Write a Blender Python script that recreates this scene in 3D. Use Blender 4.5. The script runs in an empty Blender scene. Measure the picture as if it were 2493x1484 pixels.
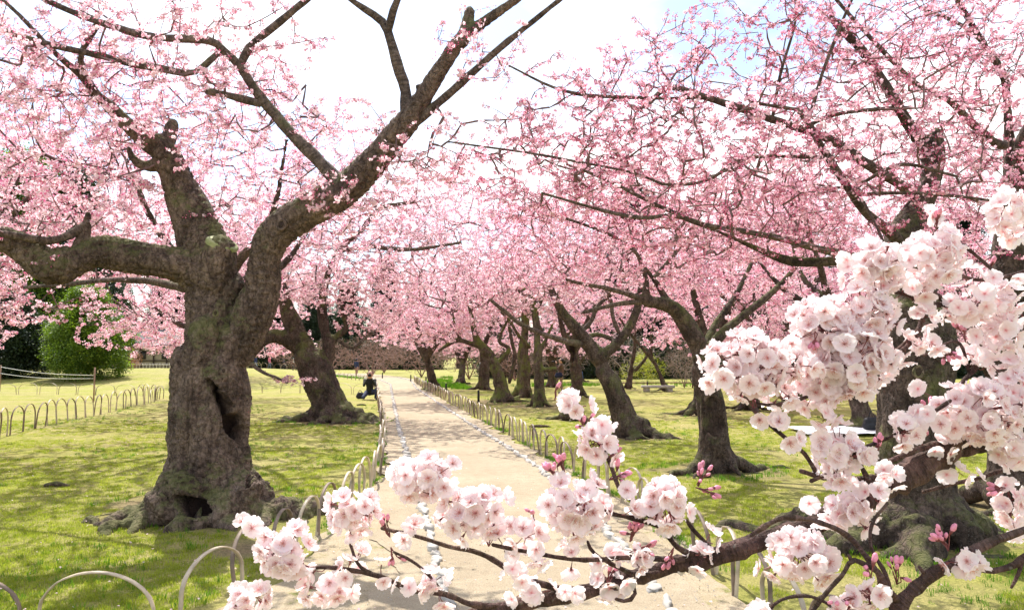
import bpy, math, random
import numpy as np
from mathutils import Vector, Matrix, Euler
from mathutils.kdtree import KDTree

S = bpy.context.scene
COL = S.collection
rng = np.random.default_rng(7)
random.seed(7)
R = math.radians

# ------------------------------------------------------------------ camera, sky, sun, exposure
F, CX, CY, CAMH = 1814.0, 1246.5, 742.0, 1.7      # focal length and centre in units of a 2493-wide frame
PITCH = math.atan(125.0 / F)
cam_data = bpy.data.cameras.new('camera')
cam_data.sensor_width = 36.0
cam_data.lens = 36.0 * F / 2493.0
cam_data.clip_start = 0.05
cam_data.clip_end = 3000
cam = bpy.data.objects.new('camera', cam_data)
COL.objects.link(cam)
cam.location = (0, 0, CAMH)
cam.rotation_euler = (R(90) + PITCH, 0, 0)
S.camera = cam

SUN_EL, SUN_AZ = 56.0, -20.0          # azimuth measured from +Y towards +X
world = bpy.data.worlds.new('World')
S.world = world
world.use_nodes = True
wt = world.node_tree
wt.nodes.clear()
wo = wt.nodes.new('ShaderNodeOutputWorld')
sky = wt.nodes.new('ShaderNodeTexSky')
sky.sky_type = 'NISHITA'
sky.sun_disc = False
sky.sun_elevation = R(SUN_EL)
sky.sun_rotation = R(SUN_AZ)
sky.air_density = 1.0
sky.dust_density = 1.0
bg1 = wt.nodes.new('ShaderNodeBackground')
bg1.inputs['Strength'].default_value = 0.15
wt.links.new(sky.outputs[0], bg1.inputs[0])
bg2 = wt.nodes.new('ShaderNodeBackground')
bg2.inputs['Color'].default_value = (1.0, 0.99, 0.99, 1)
bg2.inputs['Strength'].default_value = 1.12
tc = wt.nodes.new('ShaderNodeTexCoord')
mp = wt.nodes.new('ShaderNodeMapping')
mp.inputs['Scale'].default_value = (1.0, 1.0, 2.2)
mp.inputs['Location'].default_value = (1.35, 0.9, 0.2)
ns = wt.nodes.new('ShaderNodeTexNoise')
ns.inputs['Scale'].default_value = 2.2
ns.inputs['Detail'].default_value = 6
ns.inputs['Roughness'].default_value = 0.5
cr = wt.nodes.new('ShaderNodeValToRGB')
cr.color_ramp.elements[0].position = 0.43
cr.color_ramp.elements[1].position = 0.60
mx = wt.nodes.new('ShaderNodeMixShader')
wt.links.new(tc.outputs['Generated'], mp.inputs[0])
wt.links.new(mp.outputs[0], ns.inputs['Vector'])
wt.links.new(ns.outputs['Fac'], cr.inputs[0])
wt.links.new(cr.outputs[0], mx.inputs[0])
wt.links.new(bg1.outputs[0], mx.inputs[1])
wt.links.new(bg2.outputs[0], mx.inputs[2])
wt.links.new(mx.outputs[0], wo.inputs[0])

sl = bpy.data.lights.new('sun', 'SUN')
sl.energy = 4.4
sl.angle = R(0.53)
sl.color = (1.0, 0.95, 0.87)
sun = bpy.data.objects.new('sun', sl)
COL.objects.link(sun)
sd = Vector((math.sin(R(SUN_AZ)) * math.cos(R(SUN_EL)), math.cos(R(SUN_AZ)) * math.cos(R(SUN_EL)), math.sin(R(SUN_EL))))
sun.rotation_euler = sd.to_track_quat('Z', 'Y').to_euler()

S.view_settings.view_transform = 'Standard'
S.view_settings.look = 'None'
S.view_settings.gamma = 1.0
S.view_settings.use_curve_mapping = False
S.view_settings.exposure = 0.85
S.render.engine = 'CYCLES'
S.cycles.max_bounces = 9
S.cycles.diffuse_bounces = 6
S.cycles.transmission_bounces = 6
S.cycles.use_denoising = True

# ------------------------------------------------------------------ pixel helpers (2493-wide frame)
def at(px, py, d):
    xr, yr = (px - CX) / F, (CY - py) / F
    c, s = math.cos(PITCH), math.sin(PITCH)
    y = c - yr * s
    k = d / y
    return np.array((xr * k, d, CAMH + (s + yr * c) * k))

def gnd(px, py):
    xr, yr = (px - CX) / F, (CY - py) / F
    c, s = math.cos(PITCH), math.sin(PITCH)
    k = -CAMH / (s + yr * c)
    return np.array((xr * k, (c - yr * s) * k, 0.0))

# ------------------------------------------------------------------ noise (numpy value noise)
def _h(ix, iy, iz):
    n = (ix * 374761393 + iy * 668265263 + iz * 2147483647) & 0xFFFFFFFF
    n = ((n ^ (n >> 13)) * 1274126177) & 0xFFFFFFFF
    n = ((n ^ (n >> 16)) * 2246822519) & 0xFFFFFFFF
    return ((n ^ (n >> 15)) & 0xFFFFFF) / float(0xFFFFFF)

def vnoise(p):
    p = np.asarray(p, float)
    i = np.floor(p).astype(np.int64)
    f = p - i
    f = f * f * (3 - 2 * f)
    x, y, z = i[:, 0], i[:, 1], i[:, 2]
    u, v, w = f[:, 0], f[:, 1], f[:, 2]
    def L(a, b, t): return a + (b - a) * t
    r = L(L(L(_h(x, y, z), _h(x + 1, y, z), u), L(_h(x, y + 1, z), _h(x + 1, y + 1, z), u), v),
          L(L(_h(x, y, z + 1), _h(x + 1, y, z + 1), u), L(_h(x, y + 1, z + 1), _h(x + 1, y + 1, z + 1), u), v), w)
    return r * 2 - 1

def fbm(p, octv=4):
    a, s, t = 1.0, 0.0, 0.0
    p = np.asarray(p, float)
    for k in range(octv):
        s = s + a * vnoise(p + 17.3 * k)
        t += a
        a *= 0.5
        p = p * 2.03
    return s / t

# ------------------------------------------------------------------ mesh helpers
def mesh_np(name, V, Fq=None, Ft=None, smooth=True, attrs=None, mat_idx=None):
    """V (n,3); Fq (m,4) quads; Ft (k,3) triangles"""
    me = bpy.data.meshes.new(name)
    V = np.asarray(V, np.float32)
    nq = 0 if Fq is None else len(Fq)
    nt = 0 if Ft is None else len(Ft)
    me.vertices.add(len(V))
    me.vertices.foreach_set('co', V.ravel())
    loops, starts, tot = [], [], []
    if nq:
        loops.append(np.asarray(Fq, np.int32).ravel())
        starts.append(np.arange(nq, dtype=np.int32) * 4)
    if nt:
        loops.append(np.asarray(Ft, np.int32).ravel())
        starts.append(np.arange(nt, dtype=np.int32) * 3 + nq * 4)
    if nq + nt:
        L = np.concatenate(loops)
        me.loops.add(len(L))
        me.loops.foreach_set('vertex_index', L)
        me.polygons.add(nq + nt)
        me.polygons.foreach_set('loop_start', np.concatenate(starts))
        if smooth:
            me.polygons.foreach_set('use_smooth', np.ones(nq + nt, bool))
        if mat_idx is not None:
            me.polygons.foreach_set('material_index', np.asarray(mat_idx, np.int32))
    if attrs:
        for k, (typ, val) in attrs.items():
            a = me.attributes.new(k, typ, 'POINT')
            key = 'vector' if typ == 'FLOAT_VECTOR' else 'value'
            a.data.foreach_set(key, np.asarray(val, np.int32 if typ == 'INT' else np.float32).ravel())
    me.update(calc_edges=True)
    me.validate()
    return me

class Acc:
    def __init__(s):
        s.V, s.Q, s.T, s.n, s.mq, s.mt, s.A = [], [], [], 0, [], [], []
    def add(s, V, Q=None, T=None, mat=0, a=None):
        V = np.asarray(V, float).reshape(-1, 3)
        s.V.append(V)
        s.A.append(np.zeros(len(V)) if a is None else np.asarray(a, float))
        if Q is not None and len(Q):
            s.Q.append(np.asarray(Q) + s.n); s.mq += [mat] * len(Q)
        if T is not None and len(T):
            s.T.append(np.asarray(T) + s.n); s.mt += [mat] * len(T)
        s.n += len(V)
    def mesh(s, name, smooth=True, attr=None):
        Q = np.concatenate(s.Q) if s.Q else None
        T = np.concatenate(s.T) if s.T else None
        at_ = {attr: ('FLOAT', np.concatenate(s.A))} if attr else None
        return mesh_np(name, np.concatenate(s.V), Q, T, smooth, at_, s.mq + s.mt)
    def xform_copy(s, M):
        pass

def link(name, me, mats=None, parent=None, kind=None, loc=None):
    o = bpy.data.objects.new(name, me)
    COL.objects.link(o)
    if mats is not None and me is not None and not me.materials:
        for m in (mats if isinstance(mats, (list, tuple)) else [mats]):
            me.materials.append(m)
    if parent is not None:
        o.parent = parent
    if kind:
        o['kind'] = kind
    if loc is not None:
        o.location = loc
    return o

def thing(name, label, cat, loc=(0, 0, 0), group=None, rz=0.0):
    o = bpy.data.objects.new(name, None)
    o.empty_display_size = 0.2
    COL.objects.link(o)
    o.location = loc
    o.rotation_euler = (0, 0, rz)
    o['label'] = label
    o['category'] = cat
    if group:
        o['group'] = group
    return o

def catmull(P, n_per):
    """P (n,k) control rows -> resampled rows"""
    P = np.asarray(P, float)
    if len(P) == 2:
        t = np.linspace(0, 1, n_per + 1)[:, None]
        return P[0] * (1 - t) + P[1] * t
    Q = np.vstack([2 * P[0] - P[1], P, 2 * P[-1] - P[-2]])
    out = []
    for i in range(1, len(Q) - 2):
        p0, p1, p2, p3 = Q[i - 1], Q[i], Q[i + 1], Q[i + 2]
        for t in np.arange(n_per) / n_per:
            out.append(0.5 * ((2 * p1) + (-p0 + p2) * t + (2 * p0 - 5 * p1 + 4 * p2 - p3) * t * t + (-p0 + 3 * p1 - 3 * p2 + p3) * t ** 3))
    out.append(P[-1])
    return np.array(out)

def resample(P, step):
    """P rows (x,y,z,r): Catmull then equal steps"""
    C = catmull(P, 8)
    L = np.concatenate([[0], np.cumsum(np.linalg.norm(np.diff(C[:, :3], axis=0), axis=1))])
    n = max(2, int(L[-1] / step) + 1)
    t = np.linspace(0, L[-1], n)
    return np.stack([np.interp(t, L, C[:, k]) for k in range(C.shape[1])], 1)

def tube(P, sides=8, cap=True, round_end=False, jitter=0.0, flat=None):
    """P (n,4) xyz+radius -> V,Q,T.  parallel-transport frames"""
    P = np.asarray(P, float)
    if round_end:
        a, b = P[0].copy(), P[-1].copy()
        ta = (P[0, :3] - P[1, :3]); ta /= np.linalg.norm(ta) + 1e-9
        tb = (P[-1, :3] - P[-2, :3]); tb /= np.linalg.norm(tb) + 1e-9
        A = [np.append(a[:3] + ta * a[3] * s, a[3] * c) for s, c in ((0.92, 0.35), (0.6, 0.78))]
        B = [np.append(b[:3] + tb * b[3] * s, b[3] * c) for s, c in ((0.6, 0.78), (0.92, 0.35))]
        P = np.vstack([A, P, B])
    X, r = P[:, :3], P[:, 3]
    n = len(X)
    T = np.gradient(X, axis=0)
    T /= np.linalg.norm(T, axis=1)[:, None] + 1e-12
    u = np.cross(T[0], (0.3, 0.2, 1.0) if abs(T[0][2]) < 0.9 else (1.0, 0.1, 0.0))
    u /= np.linalg.norm(u)
    ang = np.arange(sides) * 2 * math.pi / sides
    V = np.empty((n, sides, 3))
    for i in range(n):
        u = u - T[i] * np.dot(u, T[i])
        u /= np.linalg.norm(u) + 1e-12
        w = np.cross(T[i], u)
        rr = r[i] * (1 + (rng.uniform(-jitter, jitter, sides) if jitter else 0))
        V[i] = X[i] + (np.cos(ang) * rr)[:, None] * u + (np.sin(ang) * rr)[:, None] * w
    idx = np.arange(n * sides).reshape(n, sides)
    a, b = idx[:-1], idx[1:]
    Q = np.stack([a, np.roll(a, -1, 1), np.roll(b, -1, 1), b], -1).reshape(-1, 4)
    V = V.reshape(-1, 3)
    T3 = None
    if cap:
        c0, c1 = len(V), len(V) + 1
        V = np.vstack([V, X[0], X[-1]])
        k = np.arange(sides)
        T3 = np.vstack([np.stack([np.full(sides, c0), (k + 1) % sides, k], 1),
                        np.stack([np.full(sides, c1), idx[-1][k], idx[-1][(k + 1) % sides]], 1)])
    return V, Q, T3

def box(cx, cy, cz, sx, sy, sz, rz=0.0):
    v = np.array([(x, y, z) for x in (-.5, .5) for y in (-.5, .5) for z in (-.5, .5)]) * (sx, sy, sz)
    c, s = math.cos(rz), math.sin(rz)
    v = np.stack([v[:, 0] * c - v[:, 1] * s, v[:, 0] * s + v[:, 1] * c, v[:, 2]], 1) + (cx, cy, cz)
    q = [(0, 1, 3, 2), (4, 6, 7, 5), (0, 4, 5, 1), (2, 3, 7, 6), (0, 2, 6, 4), (1, 5, 7, 3)]
    return v, q

def ball(c, r, n=8, m=6):
    """ellipsoid with semi-axes r"""
    V = [(0, 0, 1.0)]
    for i in range(1, m):
        a = math.pi * i / m
        for j in range(n):
            b = 2 * math.pi * j / n
            V.append((math.sin(a) * math.cos(b), math.sin(a) * math.sin(b), math.cos(a)))
    V.append((0, 0, -1.0))
    Q, T = [], []
    for i in range(m - 2):
        for j in range(n):
            a = 1 + i * n + j; b = 1 + i * n + (j + 1) % n
            Q.append((a, a + n, b + n, b))
    for j in range(n):
        T.append((0, 1 + j, 1 + (j + 1) % n))
        e = 1 + (m - 2) * n
        T.append((len(V) - 1, e + (j + 1) % n, e + j))
    return np.array(V) * r + c, Q, T

def fuse(tubes, voxel, smooth=3, sides=12):
    """union of closed tubes, voxel-remeshed to one continuous skin -> (V, F) arrays"""
    A = Acc()
    for P in tubes:
        if isinstance(P, tuple):
            A.add(*P)
        else:
            A.add(*tube(P, sides, True, True))
    me = A.mesh('fuse_tmp')
    o = bpy.data.objects.new('fuse_tmp', me)
    COL.objects.link(o)
    m = o.modifiers.new('r', 'REMESH'); m.mode = 'VOXEL'; m.voxel_size = voxel; m.adaptivity = 0
    if smooth:
        m = o.modifiers.new('s', 'SMOOTH'); m.iterations = smooth; m.factor = 0.5
    dg = bpy.context.evaluated_depsgraph_get()
    ev = o.evaluated_get(dg)
    m2 = ev.to_mesh()
    n = len(m2.vertices)
    V = np.empty(n * 3, np.float32); m2.vertices.foreach_get('co', V); V = V.reshape(-1, 3).astype(float)
    N = np.empty(n * 3, np.float32); m2.vertices.foreach_get('normal', N); N = N.reshape(-1, 3).astype(float)
    nf = len(m2.polygons)
    L = np.empty(len(m2.loops), np.int32); m2.loops.foreach_get('vertex_index', L)
    tot = np.empty(nf, np.int32); m2.polygons.foreach_get('loop_total', tot)
    if (tot == 4).all():
        Q, T = L.reshape(-1, 4), None
    else:
        st = np.concatenate([[0], np.cumsum(tot)[:-1]])
        q = st[tot == 4]; t = st[tot == 3]
        Q = np.stack([L[q + k] for k in range(4)], 1); T = np.stack([L[t + k] for k in range(3)], 1) if len(t) else None
    ev.to_mesh_clear()
    bpy.data.objects.remove(o)
    bpy.data.meshes.remove(me)
    return V, N, Q, T

# ------------------------------------------------------------------ materials
def new_mat(name):
    m = bpy.data.materials.new(name)
    m.use_nodes = True
    nt = m.node_tree
    b = nt.nodes['Principled BSDF']
    return m, nt, b

def nd(nt, typ, **kw):
    n = nt.nodes.new(typ)
    for k, v in kw.items():
        if k in n.inputs.keys():
            n.inputs[k].default_value = v
        else:
            setattr(n, k, v)
    return n

def ramp(nt, fac, stops):
    n = nt.nodes.new('ShaderNodeValToRGB')
    e = n.color_ramp.elements
    e[0].position, e[0].color = stops[0][0], (*stops[0][1], 1)
    e[1].position, e[1].color = stops[1][0], (*stops[1][1], 1)
    for p, c in stops[2:]:
        x = e.new(p); x.color = (*c, 1)
    nt.links.new(fac, n.inputs[0])
    return n.outputs[0]

def mixc(nt, fac, a, b, mode='MIX'):
    n = nt.nodes.new('ShaderNodeMix')
    n.data_type = 'RGBA'; n.blend_type = mode
    for s, v in ((n.inputs[0], fac), (n.inputs[6], a), (n.inputs[7], b)):
        if hasattr(v, 'is_linked') or isinstance(v, bpy.types.NodeSocket):
            nt.links.new(v, s)
        elif isinstance(v, (int, float)):
            s.default_value = v
        else:
            s.default_value = (*v, 1)
    return n.outputs[2]

def noise(nt, scale, detail=4, rough=0.55, vec=None, dist=0.0):
    n = nd(nt, 'ShaderNodeTexNoise', Scale=scale, Detail=detail, Roughness=rough, Distortion=dist)
    if vec is None:
        g = nt.nodes.new('ShaderNodeNewGeometry'); vec = g.outputs['Position']
    nt.links.new(vec, n.inputs['Vector'])
    return n.outputs['Fac']

def math_(nt, op, a, b=None, c=None, clamp=False):
    n = nt.nodes.new('ShaderNodeMath'); n.operation = op; n.use_clamp = clamp
    for i, v in enumerate((a, b, c)):
        if v is None: continue
        if isinstance(v, bpy.types.NodeSocket): nt.links.new(v, n.inputs[i])
        else: n.inputs[i].default_value = v
    return n.outputs[0]

def bump(nt, b, h, strength=0.5, dist=0.01):
    n = nd(nt, 'ShaderNodeBump', Strength=strength, Distance=dist)
    nt.links.new(h, n.inputs['Height'])
    nt.links.new(n.outputs[0], b.inputs['Normal'])

def simple(name, col, rough=0.7, var=0.25, scale=8, metal=0.0, spec=0.3):
    m, nt, b = new_mat(name)
    f = noise(nt, scale, 4)
    d = tuple(c * (1 - var) for c in col); l = tuple(min(1, c * (1 + var)) for c in col)
    nt.links.new(ramp(nt, f, [(0.3, d), (0.7, l)]), b.inputs['Base Color'])
    b.inputs['Roughness'].default_value = rough
    b.inputs['Metallic'].default_value = metal
    b.inputs['Specular IOR Level'].default_value = spec
    return m

def bark(name, dark, light, moss=0.5, rings=0.5, mosscol=(0.10, 0.115, 0.028), obj=False):
    m, nt, b = new_mat(name)
    g = nt.nodes.new('ShaderNodeNewGeometry')
    if obj:
        t = nt.nodes.new('ShaderNodeTexCoord'); pos = t.outputs['Object']
    else:
        pos = g.outputs['Position']
    n1 = noise(nt, 3.0, 6, 0.65, pos)
    n2 = noise(nt, 28.0, 5, 0.7, pos)
    c = ramp(nt, n1, [(0.32, dark), (0.62, light)])
    c2 = ramp(nt, n2, [(0.35, (0.45, 0.42, 0.40)), (0.7, (1.35, 1.3, 1.25))])
    c = mixc(nt, 1.0, c, c2, 'MULTIPLY')
    # long vertical plates and furrows
    pm = nd(nt, 'ShaderNodeVectorMath', operation='MULTIPLY'); nt.links.new(pos, pm.inputs[0]); pm.inputs[1].default_value = (1, 1, .22)
    n8 = noise(nt, 13.0, 5, 0.65, pm.outputs[0], .6)
    fur = 1.0 - rings * .8
    c = mixc(nt, fur, c, mixc(nt, 1.0, c, ramp(nt, n8, [(0.36, (0.42, 0.38, 0.37)), (0.58, (1.25, 1.22, 1.2))]), 'MULTIPLY'))
    vm2 = nd(nt, 'ShaderNodeVectorMath', operation='MULTIPLY'); nt.links.new(pos, vm2.inputs[0]); vm2.inputs[1].default_value = (1, 1, .33)
    nw = nd(nt, 'ShaderNodeTexNoise', Scale=7.0, Detail=4.0); nt.links.new(pos, nw.inputs['Vector'])
    vm3 = nd(nt, 'ShaderNodeVectorMath', operation='MULTIPLY_ADD'); nt.links.new(nw.outputs['Color'], vm3.inputs[0]); vm3.inputs[1].default_value = (.16, .16, .16); nt.links.new(vm2.outputs[0], vm3.inputs[2])
    vo = nd(nt, 'ShaderNodeTexVoronoi', Scale=13.0); vo.feature = 'DISTANCE_TO_EDGE'; nt.links.new(vm3.outputs[0], vo.inputs['Vector'])
    crk = ramp(nt, vo.outputs['Distance'], [(0.0, (0, 0, 0)), (0.11, (1, 1, 1))])
    c = mixc(nt, fur * .75, c, mixc(nt, 1.0, c, ramp(nt, vo.outputs['Distance'], [(0.0, (0.35, 0.31, 0.30)), (0.09, (1.08, 1.06, 1.05))]), 'MULTIPLY'))
    # cross rings (lenticels) along the limb
    at_ = nd(nt, 'ShaderNodeAttribute', attribute_name='along')
    cv = nt.nodes.new('ShaderNodeCombineXYZ')
    nt.links.new(math_(nt, 'MULTIPLY', at_.outputs['Fac'], 34.0), cv.inputs[0])
    vm = nd(nt, 'ShaderNodeVectorMath', operation='MULTIPLY_ADD')
    nt.links.new(pos, vm.inputs[0]); vm.inputs[1].default_value = (5, 5, 5)
    nt.links.new(cv.outputs[0], vm.inputs[2])
    n3 = noise(nt, 1.0, 3, 0.6, vm.outputs[0])
    r3 = ramp(nt, n3, [(0.42, (0.55, 0.53, 0.52)), (0.56, (1.15, 1.12, 1.1))])
    c = mixc(nt, rings, c, mixc(nt, 1.0, c, r3, 'MULTIPLY'))
    # lichen flecks
    n4 = noise(nt, 60.0, 2, 0.5, pos)
    lf = ramp(nt, n4, [(0.66, (0, 0, 0)), (0.74, (1, 1, 1))])
    c = mixc(nt, math_(nt, 'MULTIPLY', lf, 0.35), c, (0.36, 0.35, 0.30))
    # moss
    sp = nt.nodes.new('ShaderNodeSeparateXYZ'); nt.links.new(g.outputs['Normal'], sp.inputs[0])
    n5 = noise(nt, 2.2, 5, 0.7, pos)
    mf = math_(nt, 'ADD', math_(nt, 'MULTIPLY', sp.outputs[2], 0.16), n5)
    mf = math_(nt, 'MULTIPLY', math_(nt, 'SUBTRACT', mf, 0.60 - 0.12 * moss, None), 7.0, clamp=True)
    mf = math_(nt, 'MULTIPLY', mf, moss, clamp=True)
    c = mixc(nt, mf, c, mixc(nt, n2, mosscol, tuple(x * 1.7 for x in mosscol)))
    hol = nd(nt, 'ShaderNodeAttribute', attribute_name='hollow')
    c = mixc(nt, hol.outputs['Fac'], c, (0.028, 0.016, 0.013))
    nt.links.new(c, b.inputs['Base Color'])
    b.inputs['Roughness'].default_value = 0.88
    b.inputs['Specular IOR Level'].default_value = 0.25
    h = math_(nt, 'ADD', math_(nt, 'MULTIPLY', n2, .8), math_(nt, 'MULTIPLY', n3, rings))
    n6 = noise(nt, 110.0, 3, 0.6, pos)
    h = math_(nt, 'ADD', h, math_(nt, 'MULTIPLY', n8, 2.0 * fur))
    h = math_(nt, 'ADD', h, math_(nt, 'MULTIPLY', crk, .55 * fur))
    h = math_(nt, 'ADD', h, math_(nt, 'MULTIPLY', n6, 0.4))
    bump(nt, b, h, 0.9, 0.028)
    return m

def petal_mat(name, pale, deep, transl=0.45, use_tint=True, radial=False):
    m = bpy.data.materials.new(name); m.use_nodes = True
    nt = m.node_tree; nt.nodes.clear()
    out = nt.nodes.new('ShaderNodeOutputMaterial')
    dif = nt.nodes.new('ShaderNodeBsdfDiffuse')
    tr = nt.nodes.new('ShaderNodeBsdfTranslucent')
    mix = nt.nodes.new('ShaderNodeMixShader')
    mix.inputs[0].default_value = transl
    if radial:
        a = nd(nt, 'ShaderNodeAttribute', attribute_name='rad')
        c = ramp(nt, a.outputs['Fac'], [(0.0, (0.70, 0.24, 0.25)), (0.08, (0.90, 0.58, 0.60)), (0.20, (0.95, 0.80, 0.80)), (0.42, pale), (1.0, deep)])
        oi = nt.nodes.new('ShaderNodeObjectInfo')
        c = mixc(nt, math_(nt, 'MULTIPLY', oi.outputs['Random'], 0.18), c, (0.97, 0.77, 0.81))
        t = nt.nodes.new('ShaderNodeTexCoord')
        n = noise(nt, 160.0, 3, 0.6, t.outputs['Object'])
        c = mixc(nt, 1.0, c, ramp(nt, n, [(0.3, (0.97, 0.95, 0.95)), (0.7, (1.0, 1.0, 1.0))]), 'MULTIPLY')
    else:
        a = nd(nt, 'ShaderNodeAttribute', attribute_name='tint'); a.attribute_type = 'INSTANCER'
        oi = nt.nodes.new('ShaderNodeObjectInfo')
        v = math_(nt, 'ADD', a.outputs['Fac'], math_(nt, 'MULTIPLY', math_(nt, 'SUBTRACT', oi.outputs['Random'], 0.5), 0.55), clamp=True)
        c = mixc(nt, v, pale, deep)
    nt.links.new(c, dif.inputs[0]); nt.links.new(c, tr.inputs[0])
    nt.links.new(dif.outputs[0], mix.inputs[1]); nt.links.new(tr.outputs[0], mix.inputs[2])
    nt.links.new(mix.outputs[0], out.inputs[0])
    return m

def leaf_mat(name, dark, light, transl=0.3, gloss=True):
    m = bpy.data.materials.new(name); m.use_nodes = True
    nt = m.node_tree
    b = nt.nodes['Principled BSDF']; out = nt.nodes['Material Output']
    oi = nt.nodes.new('ShaderNodeObjectInfo')
    c = mixc(nt, oi.outputs['Random'], dark, light)
    nt.links.new(c, b.inputs['Base Color'])
    b.inputs['Roughness'].default_value = 0.45 if gloss else 0.8
    b.inputs['Specular IOR Level'].default_value = 0.4 if gloss else 0.15
    tr = nt.nodes.new('ShaderNodeBsdfTranslucent')
    c2 = mixc(nt, 1.0, c, (1.5, 1.7, 0.7), 'MULTIPLY')
    nt.links.new(c2, tr.inputs[0])
    mix = nt.nodes.new('ShaderNodeMixShader'); mix.inputs[0].default_value = transl
    nt.links.new(b.outputs[0], mix.inputs[1]); nt.links.new(tr.outputs[0], mix.inputs[2])
    nt.links.new(mix.outputs[0], out.inputs[0])
    return m

M = {}
M['bark'] = bark('bark_old', (0.090, 0.066, 0.058), (0.230, 0.180, 0.150), 0.55, 0.35)
M['bark_dark'] = bark('bark_old_dark', (0.055, 0.042, 0.036), (0.150, 0.118, 0.100), 0.55, 0.35)
M['bark_limb'] = bark('bark_ringed', (0.085, 0.066, 0.060), (0.21, 0.17, 0.15), 0.35, 0.8)
M['bark_moss'] = bark('bark_mossy', (0.075, 0.058, 0.045), (0.17, 0.14, 0.11), 1.0, 0.3)
M['twig'] = simple('twig_bark', (0.17, 0.105, 0.10), 0.85, 0.35, 12)
M['twig_far'] = simple('twig_bark_far', (0.10, 0.06, 0.058), 0.9, 0.3, 6)
M['petal'] = petal_mat('blossom_petals', (0.95, 0.75, 0.80), (0.89, 0.34, 0.52), 0.55)
M['bud'] = petal_mat('blossom_buds', (0.84, 0.24, 0.44), (0.70, 0.09, 0.28), 0.45)
M['calyx'] = simple('calyx', (0.22, 0.10, 0.06), 0.7, 0.5, 40)
M['petal_near'] = petal_mat('flower_petals', (0.985, 0.895, 0.90), (0.985, 0.925, 0.93), 0.58, radial=True)
M['stamen'] = simple('flower_stamens', (0.66, 0.30, 0.24), 0.6, 0.3, 60)
M['bud_near'] = simple('flower_buds', (0.74, 0.26, 0.36), 0.5, 0.45, 50)
M['calyx_near'] = simple('flower_calyx', (0.16, 0.045, 0.045), 0.5, 0.5, 60)
M['bark_near'] = bark('bark_young', (0.050, 0.030, 0.031), (0.155, 0.098, 0.090), 0.1, 0.6)
M['bamboo'] = simple('bamboo', (0.46, 0.38, 0.27), 0.45, 0.3, 9, spec=0.5)
M['bamboo_dark'] = simple('bamboo_weathered', (0.20, 0.15, 0.11), 0.6, 0.4, 9)
M['stone'] = simple('pale_stone', (0.40, 0.375, 0.335), 0.8, 0.25, 5)
# ------------------------------------------------------------------ ground, path
def path_l(d): return np.interp(d, [0, 3, 5, 7, 11.8, 18.8, 34, 45, 53, 62, 75], [-0.1, -0.2, -0.4, -0.75, -1.6, -2.86, -5.44, -7.3, -9.3, -12.6, -19.0])
def path_r(d): return np.interp(d, [0, 3, 5, 6, 7.6, 11.5, 13.9, 17.1, 39.5, 45, 53, 62, 75], [1.0, 1.05, 1.05, 1.05, 0.88, 0.40, -0.08, -0.74, -5.05, -5.9, -7.2, -9.8, -15.5])
def fence_l(d): return np.interp(d, [4.3, 4.66, 5.3, 8.6, 10.9, 17.4, 28, 40, 50], [-2.6, -2.05, -1.93, -1.76, -1.90, -3.0, -5.0, -7.3, -9.6])
def fence_r(d): return np.interp(d, [3.5, 5, 6.5, 8.5, 13.3, 15.5, 19.6, 40, 47, 52], [1.75, 1.6, 1.58, 1.33, .45, 0.08, -0.75, -4.75, -6.0, -6.9])

def sstep(a, b, x):
    t = np.clip((x - a) / (b - a), 0, 1)
    return t * t * (3 - 2 * t)

def gh(x, y):
    """height of the land"""
    x = np.asarray(x, float); y = np.asarray(y, float)
    mound = 0.78 * sstep(36, 52, y - 0.25 * np.clip(-x - 14, 0, 12)) * (1 - .9 * sstep(56, 84, y)) * sstep(0.5, 8, path_l(y) - x)
    p = np.stack([x * 0.35, y * 0.35, x * 0], -1).reshape(-1, 3)
    q = np.stack([x * 2.3, y * 2.3, x * 0 + 5], -1).reshape(-1, 3)
    und = (vnoise(p) * 0.035 + vnoise(q) * 0.012).reshape(x.shape)
    lo, hi = path_l(y) - 0.6, path_r(y) + 0.6
    off = np.maximum(lo - x, x - hi)
    return mound + und * sstep(0.0, 1.2, off)

ys = np.concatenate([np.linspace(-30, 2, 12), np.linspace(2.4, 14, 130), np.linspace(14.2, 40, 120), np.linspace(40.6, 90, 60), np.geomspace(95, 900, 14)])
us = np.sinh(np.linspace(-4.2, 4.2, 260)) / np.sinh(4.2)
X = np.empty((len(ys), len(us))); Y = np.empty_like(X)
for i, y in enumerate(ys):
    half = 60 + max(0, y) * 6
    X[i] = us * half + (path_l(y) + path_r(y)) * 0.5 * (y < 90)
    Y[i] = y
Z = gh(X, Y)
idx = np.arange(X.size).reshape(X.shape)
Q = np.stack([idx[:-1, :-1], idx[:-1, 1:], idx[1:, 1:], idx[1:, :-1]], -1).reshape(-1, 4)
# worn earth round the feet of the old trees
BASES = [(gnd(500, 1235), 1.15), (gnd(2225, 1290), 1.1), (gnd(1742, 1150), .9), (gnd(812, 1024), 1.4), (gnd(1540, 1060), 1.0), (gnd(1222, 978), 1.6), (gnd(1313, 988), 1.4), (gnd(2470, 1225), 1.0), (gnd(1396, 1022), .6), (gnd(1712, 1006), 1.2), (gnd(330, 1225), .4), (gnd(600, 1330), .35)]
def soil_at(x, y):
    x = np.asarray(x, float); y = np.asarray(y, float); o = np.zeros(x.shape)
    nn = fbm(np.stack([x.ravel() * 2.6, y.ravel() * 2.6, x.ravel() * 0 + 4], 1), 4).reshape(x.shape)
    for p_, r_0 in BASES:
        d_ = np.sqrt((x - p_[0]) ** 2 + (y - p_[1]) ** 2)
        o = np.maximum(o, np.clip(1.25 - d_ / r_0 + nn * .75, 0, 1))
    return o
m, nt, b = new_mat('lawn')
g = nt.nodes.new('ShaderNodeNewGeometry'); pos = g.outputs['Position']
na = noise(nt, 0.55, 5, 0.6, pos)
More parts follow.
